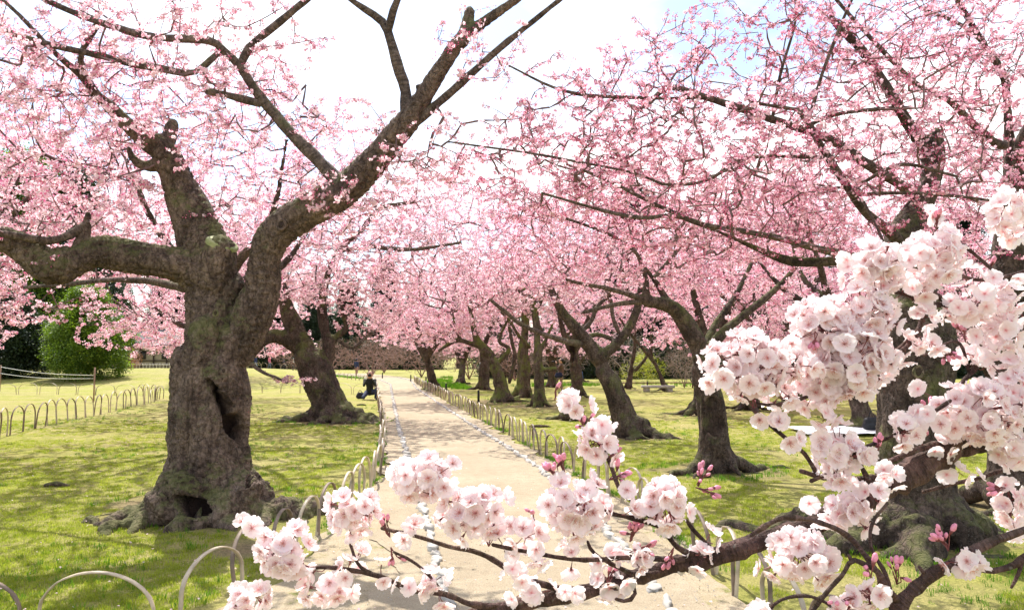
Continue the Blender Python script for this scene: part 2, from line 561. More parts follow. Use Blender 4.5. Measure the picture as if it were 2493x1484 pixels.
nb = noise(nt, 3.2, 5, 0.68, pos)
nc = noise(nt, 42.0, 4, 0.75, pos)
c = ramp(nt, nb, [(0.30, (0.170, 0.200, 0.026)), (0.62, (0.345, 0.350, 0.068))])
dry = ramp(nt, na, [(0.33, (0, 0, 0)), (0.58, (1, 1, 1))])
dry2 = math_(nt, 'MULTIPLY', dry, math_(nt, 'MULTIPLY', nb, 1.5), clamp=True)
c = mixc(nt, dry2, c, (0.38, 0.325, 0.15))
n7 = noise(nt, 1.4, 6, 0.75, pos)
soil = ramp(nt, n7, [(0.61, (0, 0, 0)), (0.71, (1, 1, 1))])
c = mixc(nt, math_(nt, 'MULTIPLY', soil, 0.7), c, (0.30, 0.215, 0.135))
sa = nd(nt, 'ShaderNodeAttribute', attribute_name='soil')
c = mixc(nt, math_(nt, 'MULTIPLY', math_(nt, 'MULTIPLY', sa.outputs['Fac'], math_(nt, 'ADD', nb, .35)), 1.0, clamp=True), c, (0.24, 0.175, 0.115))
c = mixc(nt, 1.0, c, ramp(nt, nc, [(0.3, (0.45, 0.5, 0.4)), (0.72, (1.45, 1.4, 1.3))]), 'MULTIPLY')
nt.links.new(c, b.inputs['Base Color'])
b.inputs['Roughness'].default_value = 0.9
b.inputs['Specular IOR Level'].default_value = 0.15
bump(nt, b, math_(nt, 'ADD', nc, math_(nt, 'MULTIPLY', nb, 0.8)), 0.9, 0.035)
M['lawn'] = m
link('lawn_ground', mesh_np('lawn_ground', np.stack([X, Y, Z], -1).reshape(-1, 3), Q, None, True, {'soil': ('FLOAT', soil_at(X, Y).ravel())}), M['lawn'], kind='structure')

# sandy path between the two lines of stones, with its worn verges
m, nt, b = new_mat('packed_sand')
g = nt.nodes.new('ShaderNodeNewGeometry'); pos = g.outputs['Position']
n1 = noise(nt, 0.9, 5, 0.6, pos); n2 = noise(nt, 9, 5, 0.7, pos); n3 = noise(nt, 85, 4, 0.8, pos)
c = ramp(nt, n1, [(0.3, (0.37, 0.308, 0.218)), (0.7, (0.46, 0.392, 0.285))])
c = mixc(nt, 1.0, c, ramp(nt, n2, [(0.3, (0.88, 0.86, 0.84)), (0.7, (1.06, 1.06, 1.05))]), 'MULTIPLY')
c = mixc(nt, 1.0, c, ramp(nt, n3, [(0.34, (0.60, 0.58, 0.56)), (0.56, (1.06, 1.06, 1.06))]), 'MULTIPLY')
nt.links.new(c, b.inputs['Base Color']); b.inputs['Roughness'].default_value = 0.95
b.inputs['Specular IOR Level'].default_value = 0.1
bump(nt, b, math_(nt, 'ADD', math_(nt, 'MULTIPLY', n3, 0.45), n2), 0.7, 0.03)
M['sand'] = m
m, nt, b = new_mat('bare_earth_verge')
g = nt.nodes.new('ShaderNodeNewGeometry'); pos = g.outputs['Position']
n1 = noise(nt, 5.0, 6, 0.72, pos); n3 = noise(nt, 70, 3, 0.7, pos)
c = ramp(nt, n1, [(0.40, (0.44, 0.36, 0.25)), (0.57, (0.39, 0.315, 0.20)), (0.66, (0.22, 0.22, 0.06))])
c = mixc(nt, 1.0, c, ramp(nt, n3, [(0.3, (0.65, 0.65, 0.62)), (0.65, (1.12, 1.12, 1.1))]), 'MULTIPLY')
nt.links.new(c, b.inputs['Base Color']); b.inputs['Roughness'].default_value = 0.95
bump(nt, b, math_(nt, 'ADD', n3, n1), 0.8, 0.02)
M['verge'] = m

def strip(name, lo, hi, z, mat, jl, jr, y0=1.0, y1=74, n=420, nx=10):
    yy = np.concatenate([np.linspace(y0, 20, n // 2), np.linspace(20.1, y1, n // 2)])
    a = lo(yy) + jl * fbm(np.stack([yy * 1.7, yy * 0, yy * 0 + 3], -1), 4)
    bb = hi(yy) + jr * fbm(np.stack([yy * 1.7, yy * 0, yy * 0 + 9], -1), 4)
    t = np.linspace(0, 1, nx)
    X = a[:, None] * (1 - t) + bb[:, None] * t
    Y = np.repeat(yy[:, None], nx, 1)
    Z = gh(X, Y) + z
    i = np.arange(X.size).reshape(X.shape)
    Q = np.stack([i[:-1, :-1], i[:-1, 1:], i[1:, 1:], i[1:, :-1]], -1).reshape(-1, 4)
    return link(name, mesh_np(name, np.stack([X, Y, Z], -1).reshape(-1, 3), Q), mat, kind='structure')
strip('verge_earth', lambda y: np.minimum(fence_l(y) + 0.08, path_l(y) - 0.35) * (y < 52) + (path_l(y) - 0.6) * (y >= 52),
      lambda y: np.maximum(fence_r(y) - 0.05, path_r(y) + 0.3) * (y < 52) + (path_r(y) + 0.6) * (y >= 52), 0.016, M['verge'], 0.30, 0.28)
path = strip('sand_path', lambda y: path_l(y) - 0.45, lambda y: path_r(y) + 0.25, 0.024, M['sand'], 0.30, 0.16)

# stones edging the path, each a part of the path; the far ones joined
def stone_mesh(seed):
    r = np.random.default_rng(seed)
    V, Qq, T = ball((0, 0, 0), (0.5, 0.5, 0.5), 9, 6)
    V = np.sign(V) * np.abs(V) ** .8 * (1 + 0.20 * r.standard_normal((len(V), 1)))
    V[:, :2] += r.normal(0, .06, (len(V), 2)); V[:, 2] = np.clip(V[:, 2], -0.3, 0.38 + .05 * r.standard_normal())
    return V, Qq, T
stone_src = [stone_mesh(i) for i in range(9)]
stone_me = []
for s in stone_src:
    me = mesh_np('edging_stone', s[0], s[1], s[2], True); me.materials.append(M['stone']); stone_me.append(me)
near, far = [], Acc()
for side in (0, 1):
    y = 2.2
    while y < 60:
        x = (path_l if side == 0 else path_r)(y) + random.uniform(-.015, .015)
        dx = ((path_l if side == 0 else path_r)(y + .1) - (path_l if side == 0 else path_r)(y)) / .1
        ln = random.uniform(0.13, 0.30); wd = random.uniform(0.05, 0.10); hh = random.uniform(0.06, 0.11); x += random.uniform(-.02, .02)
        near.append((y, float(x), math.atan2(-dx, 1) + random.uniform(-.3, .3), ln, wd, hh))
        y += ln * 0.86 / math.hypot(1, dx) + random.choice((0, 0, 0, .03, .08))
near.sort(key=lambda s: s[0])
for k, (y, x, a, ln, wd, hh) in enumerate(near):
    j = (k * 7 + k // 5) % 9
    if k < 295:
        o = bpy.data.objects.new('edging_stone', stone_me[j]); COL.objects.link(o)
        o.parent = path
        o.location = (x, y, 0.022); o.rotation_euler = (0, 0, a); o.scale = (wd, ln, hh)
    else:
        V = stone_src[j][0] * (wd, ln, hh); c, s = math.cos(a), math.sin(a)
        V = np.stack([V[:, 0] * c - V[:, 1] * s + x, V[:, 0] * s + V[:, 1] * c + y, V[:, 2] + 0.022], 1)
        far.add(V, stone_src[j][1], stone_src[j][2])
link('edging_stones', far.mesh('edging_stones'), M['stone'], parent=path, kind='stuff')

# ------------------------------------------------------------------ bamboo hoop fences
def hoop_mesh(w, h, seed):
    r = np.random.default_rng(seed)
    pts = []
    n = 40
    for i in range(n + 1):
        t = i / n
        if t < 0.2: pts.append((-w / 2, 0, -0.05 + (h * 0.5 + .05) * t / 0.2))
        elif t > 0.8: pts.append((w / 2, 0, -0.05 + (h * 0.5 + .05) * (1 - t) / 0.2))
        else:
            a = math.pi * (t - 0.2) / 0.6
            pts.append((-math.cos(a) * w / 2, 0, h * 0.5 + math.sin(a) * h * 0.5))
    P = np.array(pts)
    P[:, 1] += 0.012 * np.sin(np.linspace(0, 3, n + 1) + seed)
    P[:, 0] += 0.0015 * r.standard_normal(n + 1)
    T = np.gradient(P, axis=0); T /= np.linalg.norm(T, axis=1)[:, None]
    side = np.array((0, 1.0, 0)); V = []
    for i in range(n + 1):
        nrm = np.cross(T[i], side)
        wd, th = 0.014, 0.0045
        if i in (11, 27): th *= 1.5; wd *= 1.05
        for a, c in ((-1, -1), (1, -1), (1, 1), (-1, 1)):
            V.append(P[i] + side * a * wd + nrm * c * th)
    i = np.arange((n + 1) * 4).reshape(n + 1, 4)
    Q = np.stack([i[:-1], np.roll(i[:-1], -1, 1), np.roll(i[1:], -1, 1), i[1:]], -1).reshape(-1, 4)
    Q = np.vstack([Q, [i[0][::-1]], [i[-1]]])
    me = mesh_np('hoop', np.array(V), Q, None, True)
    me.materials.append(M['bamboo'] if seed % 4 else M['bamboo_dark'])
    return me

def hoop_fence(label, line, step, w, h, group=None, overlap=False, thin=1.0):
    """line: polyline of ground points; hoops as parts"""
    L = np.array(line, float)
    seg = np.linalg.norm(np.diff(L, axis=0), axis=1); cum = np.concatenate([[0], np.cumsum(seg)])
    base = (L[0][0], L[0][1], float(gh(L[0][0], L[0][1])))
    t = thing('hoop_fence', label, 'fence', base, 'low bamboo hoop fences round the lawns')
    mes = [hoop_mesh(w * s, h * q, k) for k, (s, q) in enumerate(((1, 1), (1.04, .96), (.95, 1.04), (1, 1.03), (1.02, .98)))]
    s = w / 2; k = 0
    while s < cum[-1] and k < 298:
        x = np.interp(s, cum, L[:, 0]); y = np.interp(s, cum, L[:, 1])
        x2 = np.interp(min(s + .1, cum[-1]), cum, L[:, 0]); y2 = np.interp(min(s + .1, cum[-1]), cum, L[:, 1])
        x1 = np.interp(s - .1, cum, L[:, 0]); y1 = np.interp(s - .1, cum, L[:, 1])
        o = bpy.data.objects.new('hoop', mes[random.randrange(5)]); COL.objects.link(o)
        o.parent = t
        o.location = (x - base[0], y - base[1], float(gh(x, y)) - base[2])
        o.rotation_euler = (random.uniform(-.11, .11), random.uniform(-.05, .05), math.atan2(y2 - y1, x2 - x1) + random.uniform(-.09, .09))
        o.scale = (1, thin, 1)
        s += step * random.uniform(0.93, 1.07); k += 1
    return t

yy = np.concatenate([[4.75, 5.3, 6, 7, 8, 9], np.arange(10, 50, 1.0)])
hoop_fence('pale bamboo hoop fence between the left lawn and the sandy path', [(fence_l(y), y) for y in yy], 0.60, 0.62, 0.45)
hoop_fence('two wide bamboo hoops in the near left corner of the lawn', [(-2.10, 4.56), (-2.2, 4.50), (-3.6, 4.38), (-5.4, 4.32)], 0.80, 0.70, 0.45)
yy = np.concatenate([[3.2, 4, 4.6, 5.3, 6, 7, 8, 9], np.arange(10, 51, 1.0)])
hoop_fence('bamboo hoop fence along the right side of the sandy path', [(fence_r(y), y) for y in yy], 0.55, 0.56, 0.44)
hoop_fence('bamboo hoop fence slanting across the lawn left of the thick trunk', [(-8.9, 12.2), (-10.7, 15.8), (-12.2, 22), (-13.2, 27.2)], 0.72, 0.66, 0.60)
hoop_fence('far row of bamboo hoops below the dark bushes at the left', [(-13.2, 27.4), (-14.3, 30.5), (-16.5, 33.0), (-21, 33.8), (-30, 34.2)], 0.95, 0.92, 0.50)
hoop_fence('faint row of wide hoops across the lawn behind the leaning tree', [(-13.4, 35.0), (-9.9, 34.5), (-6.0, 33.2)], 0.95, 0.92, 0.50)
hoop_fence('low hoop fence curving off beyond the far end of the path', [(-9.0, 49.5), (-12, 53), (-16, 56), (-24, 58)], 0.55, 0.5, 0.42)

# grass, scattered as blades
def scatter(name, P, rot, scl, protos, mats=None, tint=None, idx=None, parent=None):
    """geometry-node instances of small meshes on points: stuff nobody could count"""
    P = np.asarray(P, float); n = len(P)
    if parent is not None and parent.type == 'EMPTY':
        P = P - np.array(parent.location)
    tint = np.zeros(n) if tint is None else tint
    idx = rng.integers(0, len(protos), n) if idx is None else idx
    me = mesh_np(name, P, None, None, False, {'rot': ('FLOAT_VECTOR', rot), 'scl': ('FLOAT', scl), 'tint': ('FLOAT', tint), 'pick': ('INT', idx)})
    o = link(name, me, None, parent, 'stuff')
    key = 'scatter_' + '_'.join(p.name for p in protos)
    ng = bpy.data.node_groups.get(key)
    if ng is None:
        ng = bpy.data.node_groups.new(key, 'GeometryNodeTree')
        ng.interface.new_socket('Geometry', in_out='INPUT', socket_type='NodeSocketGeometry')
        ng.interface.new_socket('Geometry', in_out='OUTPUT', socket_type='NodeSocketGeometry')
        i = ng.nodes.new('NodeGroupInput'); ou = ng.nodes.new('NodeGroupOutput')
        ip = ng.nodes.new('GeometryNodeInstanceOnPoints'); ip.inputs['Pick Instance'].default_value = True
        j = ng.nodes.new('GeometryNodeJoinGeometry')
        for p in reversed(protos):
            oi = ng.nodes.new('GeometryNodeObjectInfo'); oi.inputs['Object'].default_value = p
            oi.inputs['As Instance'].default_value = True
            ng.links.new(oi.outputs['Geometry'], j.inputs[0])
        def na(nm, typ):
            a = ng.nodes.new('GeometryNodeInputNamedAttribute'); a.data_type = typ; a.inputs['Name'].default_value = nm
            return a.outputs['Attribute']
        ng.links.new(i.outputs[0], ip.inputs['Points']); ng.links.new(j.outputs[0], ip.inputs['Instance'])
        ng.links.new(na('pick', 'INT'), ip.inputs['Instance Index'])
        ng.links.new(na('rot', 'FLOAT_VECTOR'), ip.inputs['Rotation'])
        ng.links.new(na('scl', 'FLOAT'), ip.inputs['Scale'])
        ng.links.new(ip.outputs[0], ou.inputs[0])
    md = o.modifiers.new('scatter', 'NODES'); md.node_group = ng
    return o

def proto(name, acc, mats, smooth=True):
    me = acc.mesh(name, smooth)
    for m_ in mats: me.materials.append(m_)
    return bpy.data.objects.new(name, me)     # source shape only, never linked to the scene

M['grass'] = leaf_mat('grass_blades', (0.17, 0.21, 0.022), (0.36, 0.37, 0.075), 0.5, False)
M['grass_lush'] = leaf_mat('grass_lush', (0.07, 0.16, 0.015), (0.14, 0.26, 0.03), 0.4, False)
def tuft(seed, n, h, spread, w):
    r = np.random.default_rng(seed); A = Acc()
    for k in range(n):
        a = r.uniform(0, 6.28); d = spread * math.sqrt(r.uniform()); hh = h * r.uniform(.5, 1.1); l = r.uniform(.2, .9) * hh
        x, y = d * math.cos(a), d * math.sin(a); b_ = r.uniform(0, 6.28)
        cx, cy = math.cos(b_), math.sin(b_)
        V = [(x - cy * w, y + cx * w, -0.005), (x + cy * w, y - cx * w, -0.005), (x + cx * l * .4 + cy * w * .7, y + cy * l * .4 - cx * w * .7, hh * .6),
             (x + cx * l * .4 - cy * w * .7, y + cy * l * .4 + cx * w * .7, hh * .6), (x + cx * l, y + cy * l, hh)]
        A.add(V, [(0, 1, 2, 3)], [(3, 2, 4)])
    return A
tufts = [proto('grass_tuft_%s' % 'abc'[k], tuft(k, 22, 0.026, 0.055, 0.0018), [M['grass']]) for k in range(3)]
lush = [proto('lush_tuft_%s' % 'ab'[k], tuft(k + 9, 14, 0.06, 0.05, 0.003), [M['grass_lush']]) for k in range(2)]
def off_path(x, y, mg=0.15):
    lo = np.minimum(fence_l(np.clip(y, 4.3, 50)), path_l(y) - .3); hi = np.maximum(fence_r(y), path_r(y) + .3)
    return (x < lo - mg + 0.3 * vnoise(np.stack([x * 2, y * 2, x * 0], 1))) | (x > hi + mg + 0.3 * vnoise(np.stack([x * 2, y * 2, x * 0], 1)))
n = 60000
y = 4.2 + 16 * rng.uniform(size=n) ** 1.5; x = rng.uniform(-1, 1, n) * (y * 0.78 + 1)
k = off_path(x, y) & (fbm(np.stack([x * .9, y * .9, x * 0 + 2], 1), 3) > -0.22) & (soil_at(x, y) < .35); x, y = x[k], y[k]
rot = np.stack([rng.uniform(-.2, .2, len(x)), rng.uniform(-.2, .2, len(x)), rng.uniform(0, 6.28, len(x))], 1)
scatter('lawn_grass', np.stack([x, y, gh(x, y)], 1), rot, rng.uniform(.6, 1.25, len(x)), tufts)
n = 9000
y = 4.2 + 22 * rng.uniform(size=n) ** 1.4; x = rng.uniform(-1, 1, n) * (y * 0.78 + 1)
k = off_path(x, y) & (fbm(np.stack([x * .6, y * .6, x * 0 + 7], 1), 3) > 0.16) & (soil_at(x, y) < .4); x, y = x[k], y[k]
rot = np.stack([x * 0, x * 0, rng.uniform(0, 6.28, len(x))], 1)
scatter('lush_grass', np.stack([x, y, gh(x, y)], 1), rot, rng.uniform(.4, 1.1, len(x)), lush)
# fallen petals
A = Acc(); A.add([(-.008, -.006, .004), (.008, -.006, .003), (.009, .007, .006), (-.007, .007, .002)], [(0, 1, 2, 3)])
fp = proto('loose_petal', A, [M['petal']])
n = 1300
y = 4.2 + 26 * rng.uniform(size=n) ** 1.3; x = rng.uniform(-1, 1, n) * (y * 0.75 + 1)
scatter('fallen_petals', np.stack([x, y, gh(x, y) + .028], 1), np.stack([rng.uniform(-.5, .5, n), rng.uniform(-.5, .5, n), rng.uniform(0, 6.28, n)], 1), rng.uniform(.6, 1.2, n), [fp], tint=np.full(n, 0.0))

# longer grass left standing round the hoop feet and the roots
yy_ = 4.3 + 16 * rng.uniform(size=1500) ** 1.4; sd2 = rng.uniform(size=1500) < .5
xx_ = np.where(sd2, fence_l(yy_) - .02, fence_r(yy_) + .03) + rng.normal(0, .05, 1500)
ex, ey = [], []
for p_, r_0 in BASES[:6]:
    a_ = rng.uniform(0, 6.28, 160); q_ = r_0 * rng.uniform(.75, 1.25, 160); ex.append(p_[0] + np.cos(a_) * q_); ey.append(p_[1] + np.sin(a_) * q_)
xx_ = np.r_[xx_, np.concatenate(ex)]; yy_ = np.r_[yy_, np.concatenate(ey)]
k = fbm(np.stack([xx_ * 1.4, yy_ * 1.4, xx_ * 0], 1), 2) > -.1; xx_, yy_ = xx_[k], yy_[k]
scatter('edge_grass', np.stack([xx_, yy_, gh(xx_, yy_) + .015], 1), np.stack([xx_ * 0, xx_ * 0, rng.uniform(0, 6, len(xx_))], 1), rng.uniform(.5, 1.2, len(xx_)), lush)
# loose grit on the path
A = Acc(); V, Qq, T = ball((0, 0, .2), (.5, .42, .3), 6, 4); A.add(V * .01, Qq, T)
gs = proto('grit', A, [M['stone']]); A = Acc(); A.add(V * .01, Qq, T); gs2 = proto('dark_grit', A, [M['verge']])
n = 5200
y = 4.2 + 11 * rng.uniform(size=n) ** 1.5; e = rng.normal(0, .42, n); s_ = rng.uniform(size=n) < .5
x = np.where(s_, path_l(y) - .1 + e * .8, path_r(y) + .1 + e * .6)
k = rng.uniform(size=n) < .25; x = np.where(k, path_l(y) + (path_r(y) - path_l(y)) * rng.uniform(size=n), x)
scatter('path_grit', np.stack([x, y, gh(x, y) + .022], 1), np.stack([x * 0, x * 0, rng.uniform(0, 6, n)], 1), rng.uniform(.35, 1.3, n) ** 1.3, [gs, gs2])
# ------------------------------------------------------------------ cherry trees
def frame_from(axis):
    a = axis / (np.linalg.norm(axis) + 1e-9)
    u = np.cross(a, (0.1, 0.2, 1.0) if abs(a[2]) < 0.95 else (1.0, 0, 0)); u /= np.linalg.norm(u)
    return a, u, np.cross(a, u)

def sprig(seed, nf, size, spread, nb, droop=0.5, seg=3):
    """one cluster of blossoms on pedicels, hanging under its bud scale; z up"""
    r = np.random.default_rng(seed); A = Acc()
    for k in range(nf + nb):
        az = r.uniform(0, 6.28); el = r.uniform(-1.3, 0.5) * droop - 0.15
        d = np.array((math.cos(az) * math.cos(el), math.sin(az) * math.cos(el), math.sin(el)))
        ln = spread * r.uniform(.55, 1.0)
        c = d * ln
        A.add(*tube(np.array([[0, 0, 0, .0009], [*(c * .5 + (0, 0, .004)), .0007], [*c, .0012]]), 3, False), mat=2)
        ax, u, v = frame_from(d + r.normal(0, .35, 3))
        if k < nf:
            A.add(*ball(c, (.0026,) * 3, 4, 3), mat=2)
            for p in range(5):
                a = p * 1.2566 + r.uniform(-.1, .1); dr = u * math.cos(a) + v * math.sin(a); sd_ = np.cross(ax, dr)
                s = size * r.uniform(.9, 1.08); lift = r.uniform(.15, .55)
                b0 = c + ax * .003
                m1 = b0 + dr * s * .5 + ax * s * lift * .35; tip = b0 + dr * s * .97 + ax * s * lift * .5
                V = [b0, m1 - sd_ * s * .40, b0 + dr * s * .9 - sd_ * s * .26 + ax * s * lift * .55, tip - dr * s * .05,
                     b0 + dr * s * .9 + sd_ * s * .26 + ax * s * lift * .55, m1 + sd_ * s * .40]
                A.add(V, [(0, 1, 2, 3), (0, 3, 4, 5)], mat=0)
        else:
            V, Qq, T = ball((0, 0, 0), (.0042, .0042, .0085), 5, 4)
            Mx = np.stack([u, v, ax], 1)
            A.add(V @ Mx.T + c + ax * .006, Qq, T, mat=1)
    return A

def far_sprig(seed, nf, size, spread):
    r = np.random.default_rng(seed); A = Acc()
    for k in range(nf):
        d = r.normal(0, 1, 3); d /= np.linalg.norm(d); d[2] *= .7
        c = d * spread * r.uniform(.35, 1)
        ax, u, v = frame_from(d + r.normal(0, .5, 3))
        n = 5; V = [c]
        for p in range(n):
            a = p * 2 * math.pi / n + r.uniform(-.1, .1)
            V.append(c + (u * math.cos(a) + v * math.sin(a)) * size * r.uniform(.85, 1.1) + ax * size * r.uniform(.1, .5))
        T = [(0, 1 + p, 1 + (p + 1) % n) for p in range(n)]
        A.add(V, None, T, mat=0 if r.uniform() < .82 else 1)
    return A

SPRIG = [proto('blossom_sprig_%s' % 'abcd'[k], sprig(20 + k, nf, .0175, .036, nb), [M['petal'], M['bud'], M['calyx']], False) for k, (nf, nb) in enumerate([(4, 2), (5, 1), (3, 4), (4, 2)])]
BUDS = [proto('bud_sprig_%s' % 'ab'[k], sprig(40 + k, nf, .015, .034, nb, 1.0), [M['petal'], M['bud'], M['calyx']], False) for k, (nf, nb) in enumerate([(1, 5), (0, 4)])]
FSPRIG = [proto('far_sprig_%s' % 'abc'[k], far_sprig(60 + k, 11, .021, .075), [M['petal'], M['bud']], False) for k in range(3)]

def grow(nodes, attr, step=0.22, jit=0.10, sag=0.02, up=0.0):
    """nodes (n,3) starting skeleton; attr (m,3) targets.  Each target is tied to its nearest wood by a slightly bent shoot.
       returns list of paths (k,3), with the node ids along them, and parents"""
    cap = len(nodes) + len(attr) * 14
    N = np.empty((cap, 3)); par = np.full(cap, -1); n = len(nodes)
    N[:n] = nodes
    d0 = np.array([np.min(np.sum((nodes - a) ** 2, 1)) for a in attr])
    order = np.argsort(d0 * rng.uniform(.6, 1.5, len(attr)))
    paths = []
    for k in order:
        a = attr[k]
        dd = N[:n] - a
        q = np.sum(dd * dd, 1) + 0.35 * np.clip(N[:n, 2] - a[2] + 0.1, 0, None) ** 2
        j = int(np.argmin(q))
        p0 = N[j]; L = math.sqrt(np.sum((a - p0) ** 2))
        if L < 0.05: continue
        m_ = int(np.clip(math.ceil(L / step), 2, 12))
        t = np.linspace(0, 1, m_ + 1)[1:, None]
        off = rng.normal(0, jit, 3) * L
        pts = p0 + (a - p0) * t + off * (t * (1 - t)) * 1.6 + np.array((0, 0, -sag * L)) * np.sin(t * math.pi) + np.array((0, 0, up * L)) * t * (1 - t)
        pts += rng.normal(0, 0.005, pts.shape) * (t < 1)
        ids = np.arange(n, n + m_)
        N[n:n + m_] = pts; par[ids] = np.concatenate([[j], ids[:-1]]); n += m_
        paths.append((j, ids))
    cnt = np.zeros(n); 
    for i in range(n - 1, -1, -1):
        cnt[i] += 1 if i >= len(nodes) else 0
        if par[i] >= 0: cnt[par[i]] += cnt[i]
    return N[:n], par[:n], cnt, paths

def twig_mesh(name, N, cnt, paths, r0, pw=0.42, M_=5, sides=3, rmax=.04, rmin=0.0):
    groups = []
    P = np.empty((len(paths), M_, 4))
    for q, (j, ids) in enumerate(paths):
        ii = np.concatenate([[j], ids]); X = N[ii]
        r = np.clip(r0 * np.maximum(cnt[np.concatenate([[ids[0]], ids])], 1) ** pw, rmin, rmax)
        r[-1] *= 0.5
        t = np.linspace(0, len(ii) - 1, M_)
        for c in range(3): P[q, :, c] = np.interp(t, np.arange(len(ii)), X[:, c])
        P[q, :, 3] = np.interp(t, np.arange(len(ii)), r)
    return tubes_batch(name, P, sides)

def tubes_batch(name, P, sides):
    n, m_, _ = P.shape
    X, r = P[..., :3], P[..., 3]
    T = np.gradient(X, axis=1); T /= np.linalg.norm(T, axis=2, keepdims=True) + 1e-9
    ch = X[:, -1] - X[:, 0]; ref = np.where(np.abs(ch[:, 2:3]) < .8 * np.linalg.norm(ch, axis=1, keepdims=True), np.array([[0, 0, 1.0]]), np.array([[1.0, 0, 0]]))
    ref = np.repeat(ref[:, None], m_, 1)
    u = np.cross(T, ref); u /= np.linalg.norm(u, axis=2, keepdims=True) + 1e-9
    w = np.cross(T, u)
    a = np.arange(sides) * 2 * math.pi / sides
    V = X[:, :, None] + r[:, :, None, None] * (np.cos(a)[None, None, :, None] * u[:, :, None] + np.sin(a)[None, None, :, None] * w[:, :, None])
    i = np.arange(n * m_ * sides).reshape(n, m_, sides)
    A, B = i[:, :-1], i[:, 1:]
    Q = np.stack([A, np.roll(A, -1, 2), np.roll(B, -1, 2), B], -1).reshape(-1, 4)
    return mesh_np(name, V.reshape(-1, 3), Q)

def ell(c, r, n, shell=0.0):
    """n random points in an ellipsoid"""
    c = np.asarray(c, float); out = np.empty((0, 3))
    while len(out) < n:
        p = rng.uniform(-1, 1, (n * 2, 3)); q = np.sum(p * p, 1)
        p = p[(q < 1) & (q > shell)]
        out = np.vstack([out, p])
    return out[:n] * np.asarray(r) + c

def place_sprigs(N, cnt, paths, gap, thin, offs, maxcnt=60):
    """points with a rotation along thin wood"""
    Pp = []
    for j, ids in paths:
        ii = np.concatenate([[j], ids])
        X = N[ii]; L = np.linalg.norm(np.diff(X, axis=0), axis=1)
        ok = cnt[ids] < maxcnt
        if not ok.any(): continue
        tot = L[ok].sum(); k = rng.poisson(tot / gap) + 1
        s = int(np.argmax(ok)); seg = rng.integers(s, len(L), k); t = rng.uniform(size=k)[:, None]
        Pp.append(X[seg] * (1 - t) + X[seg + 1] * t)
        Pp.append(X[-1:] )
    P = np.vstack(Pp)
    return P + rng.normal(0, offs, P.shape)

def crown(tree, name, skel, attr, gap=0.07, near=True, tint=0.3, r0=.0021, budshare=0.2, jit=0.10, maxcnt=60, offs=.012, scl=1.0, twigmat=None, zfade=None, sag=0.02, step=.22, tintvar=.12):
    N, par, cnt, paths = grow(skel, attr, step=step, jit=jit, sag=sag)
    me = twig_mesh('twigs', N, cnt, paths, r0, sides=3)
    base = np.array(tree.location)
    co = np.empty(len(me.vertices) * 3, np.float32); me.vertices.foreach_get('co', co)
    me.vertices.foreach_set('co', (co.reshape(-1, 3) - base).astype(np.float32).ravel())
    link('twigs', me, twigmat or M['twig'], tree, 'stuff')
    P = place_sprigs(N, cnt, paths, gap, .02, offs, maxcnt)
    if zfade is not None:                       # the top shoots are still bare
        z0, z1, keep = zfade
        f = np.clip((P[:, 2] - z0) / (z1 - z0), 0, 1) * (1 - keep)
        P = P[rng.uniform(size=len(P)) > f]
    n = len(P)
    rot = np.stack([rng.normal(0, .35, n), rng.normal(0, .35, n), rng.uniform(0, 6.28, n)], 1)
    clump = fbm(P * 1.3, 2)
    tn = np.clip(tint + clump * tintvar * 2, -.3, 1.2)
    if near:
        idx = rng.integers(0, len(SPRIG), n); bd = rng.uniform(size=n) < budshare + clump * .3
        idx[bd] = len(SPRIG) + rng.integers(0, 2, bd.sum())
        scatter('blossoms', P, rot, rng.uniform(.8, 1.15, n) * scl, SPRIG + BUDS, tint=tn, idx=idx, parent=tree)
    else:
        scatter('blossoms', P, rot, rng.uniform(.7, 1.2, n) * scl, FSPRIG, tint=tn, parent=tree)
    return n

def W(points):
    """trace (px, py, width px, depth) -> xyz + radius"""
    return np.array([[*at(px, py, d), w * d / F * .5] for px, py, w, d in points])

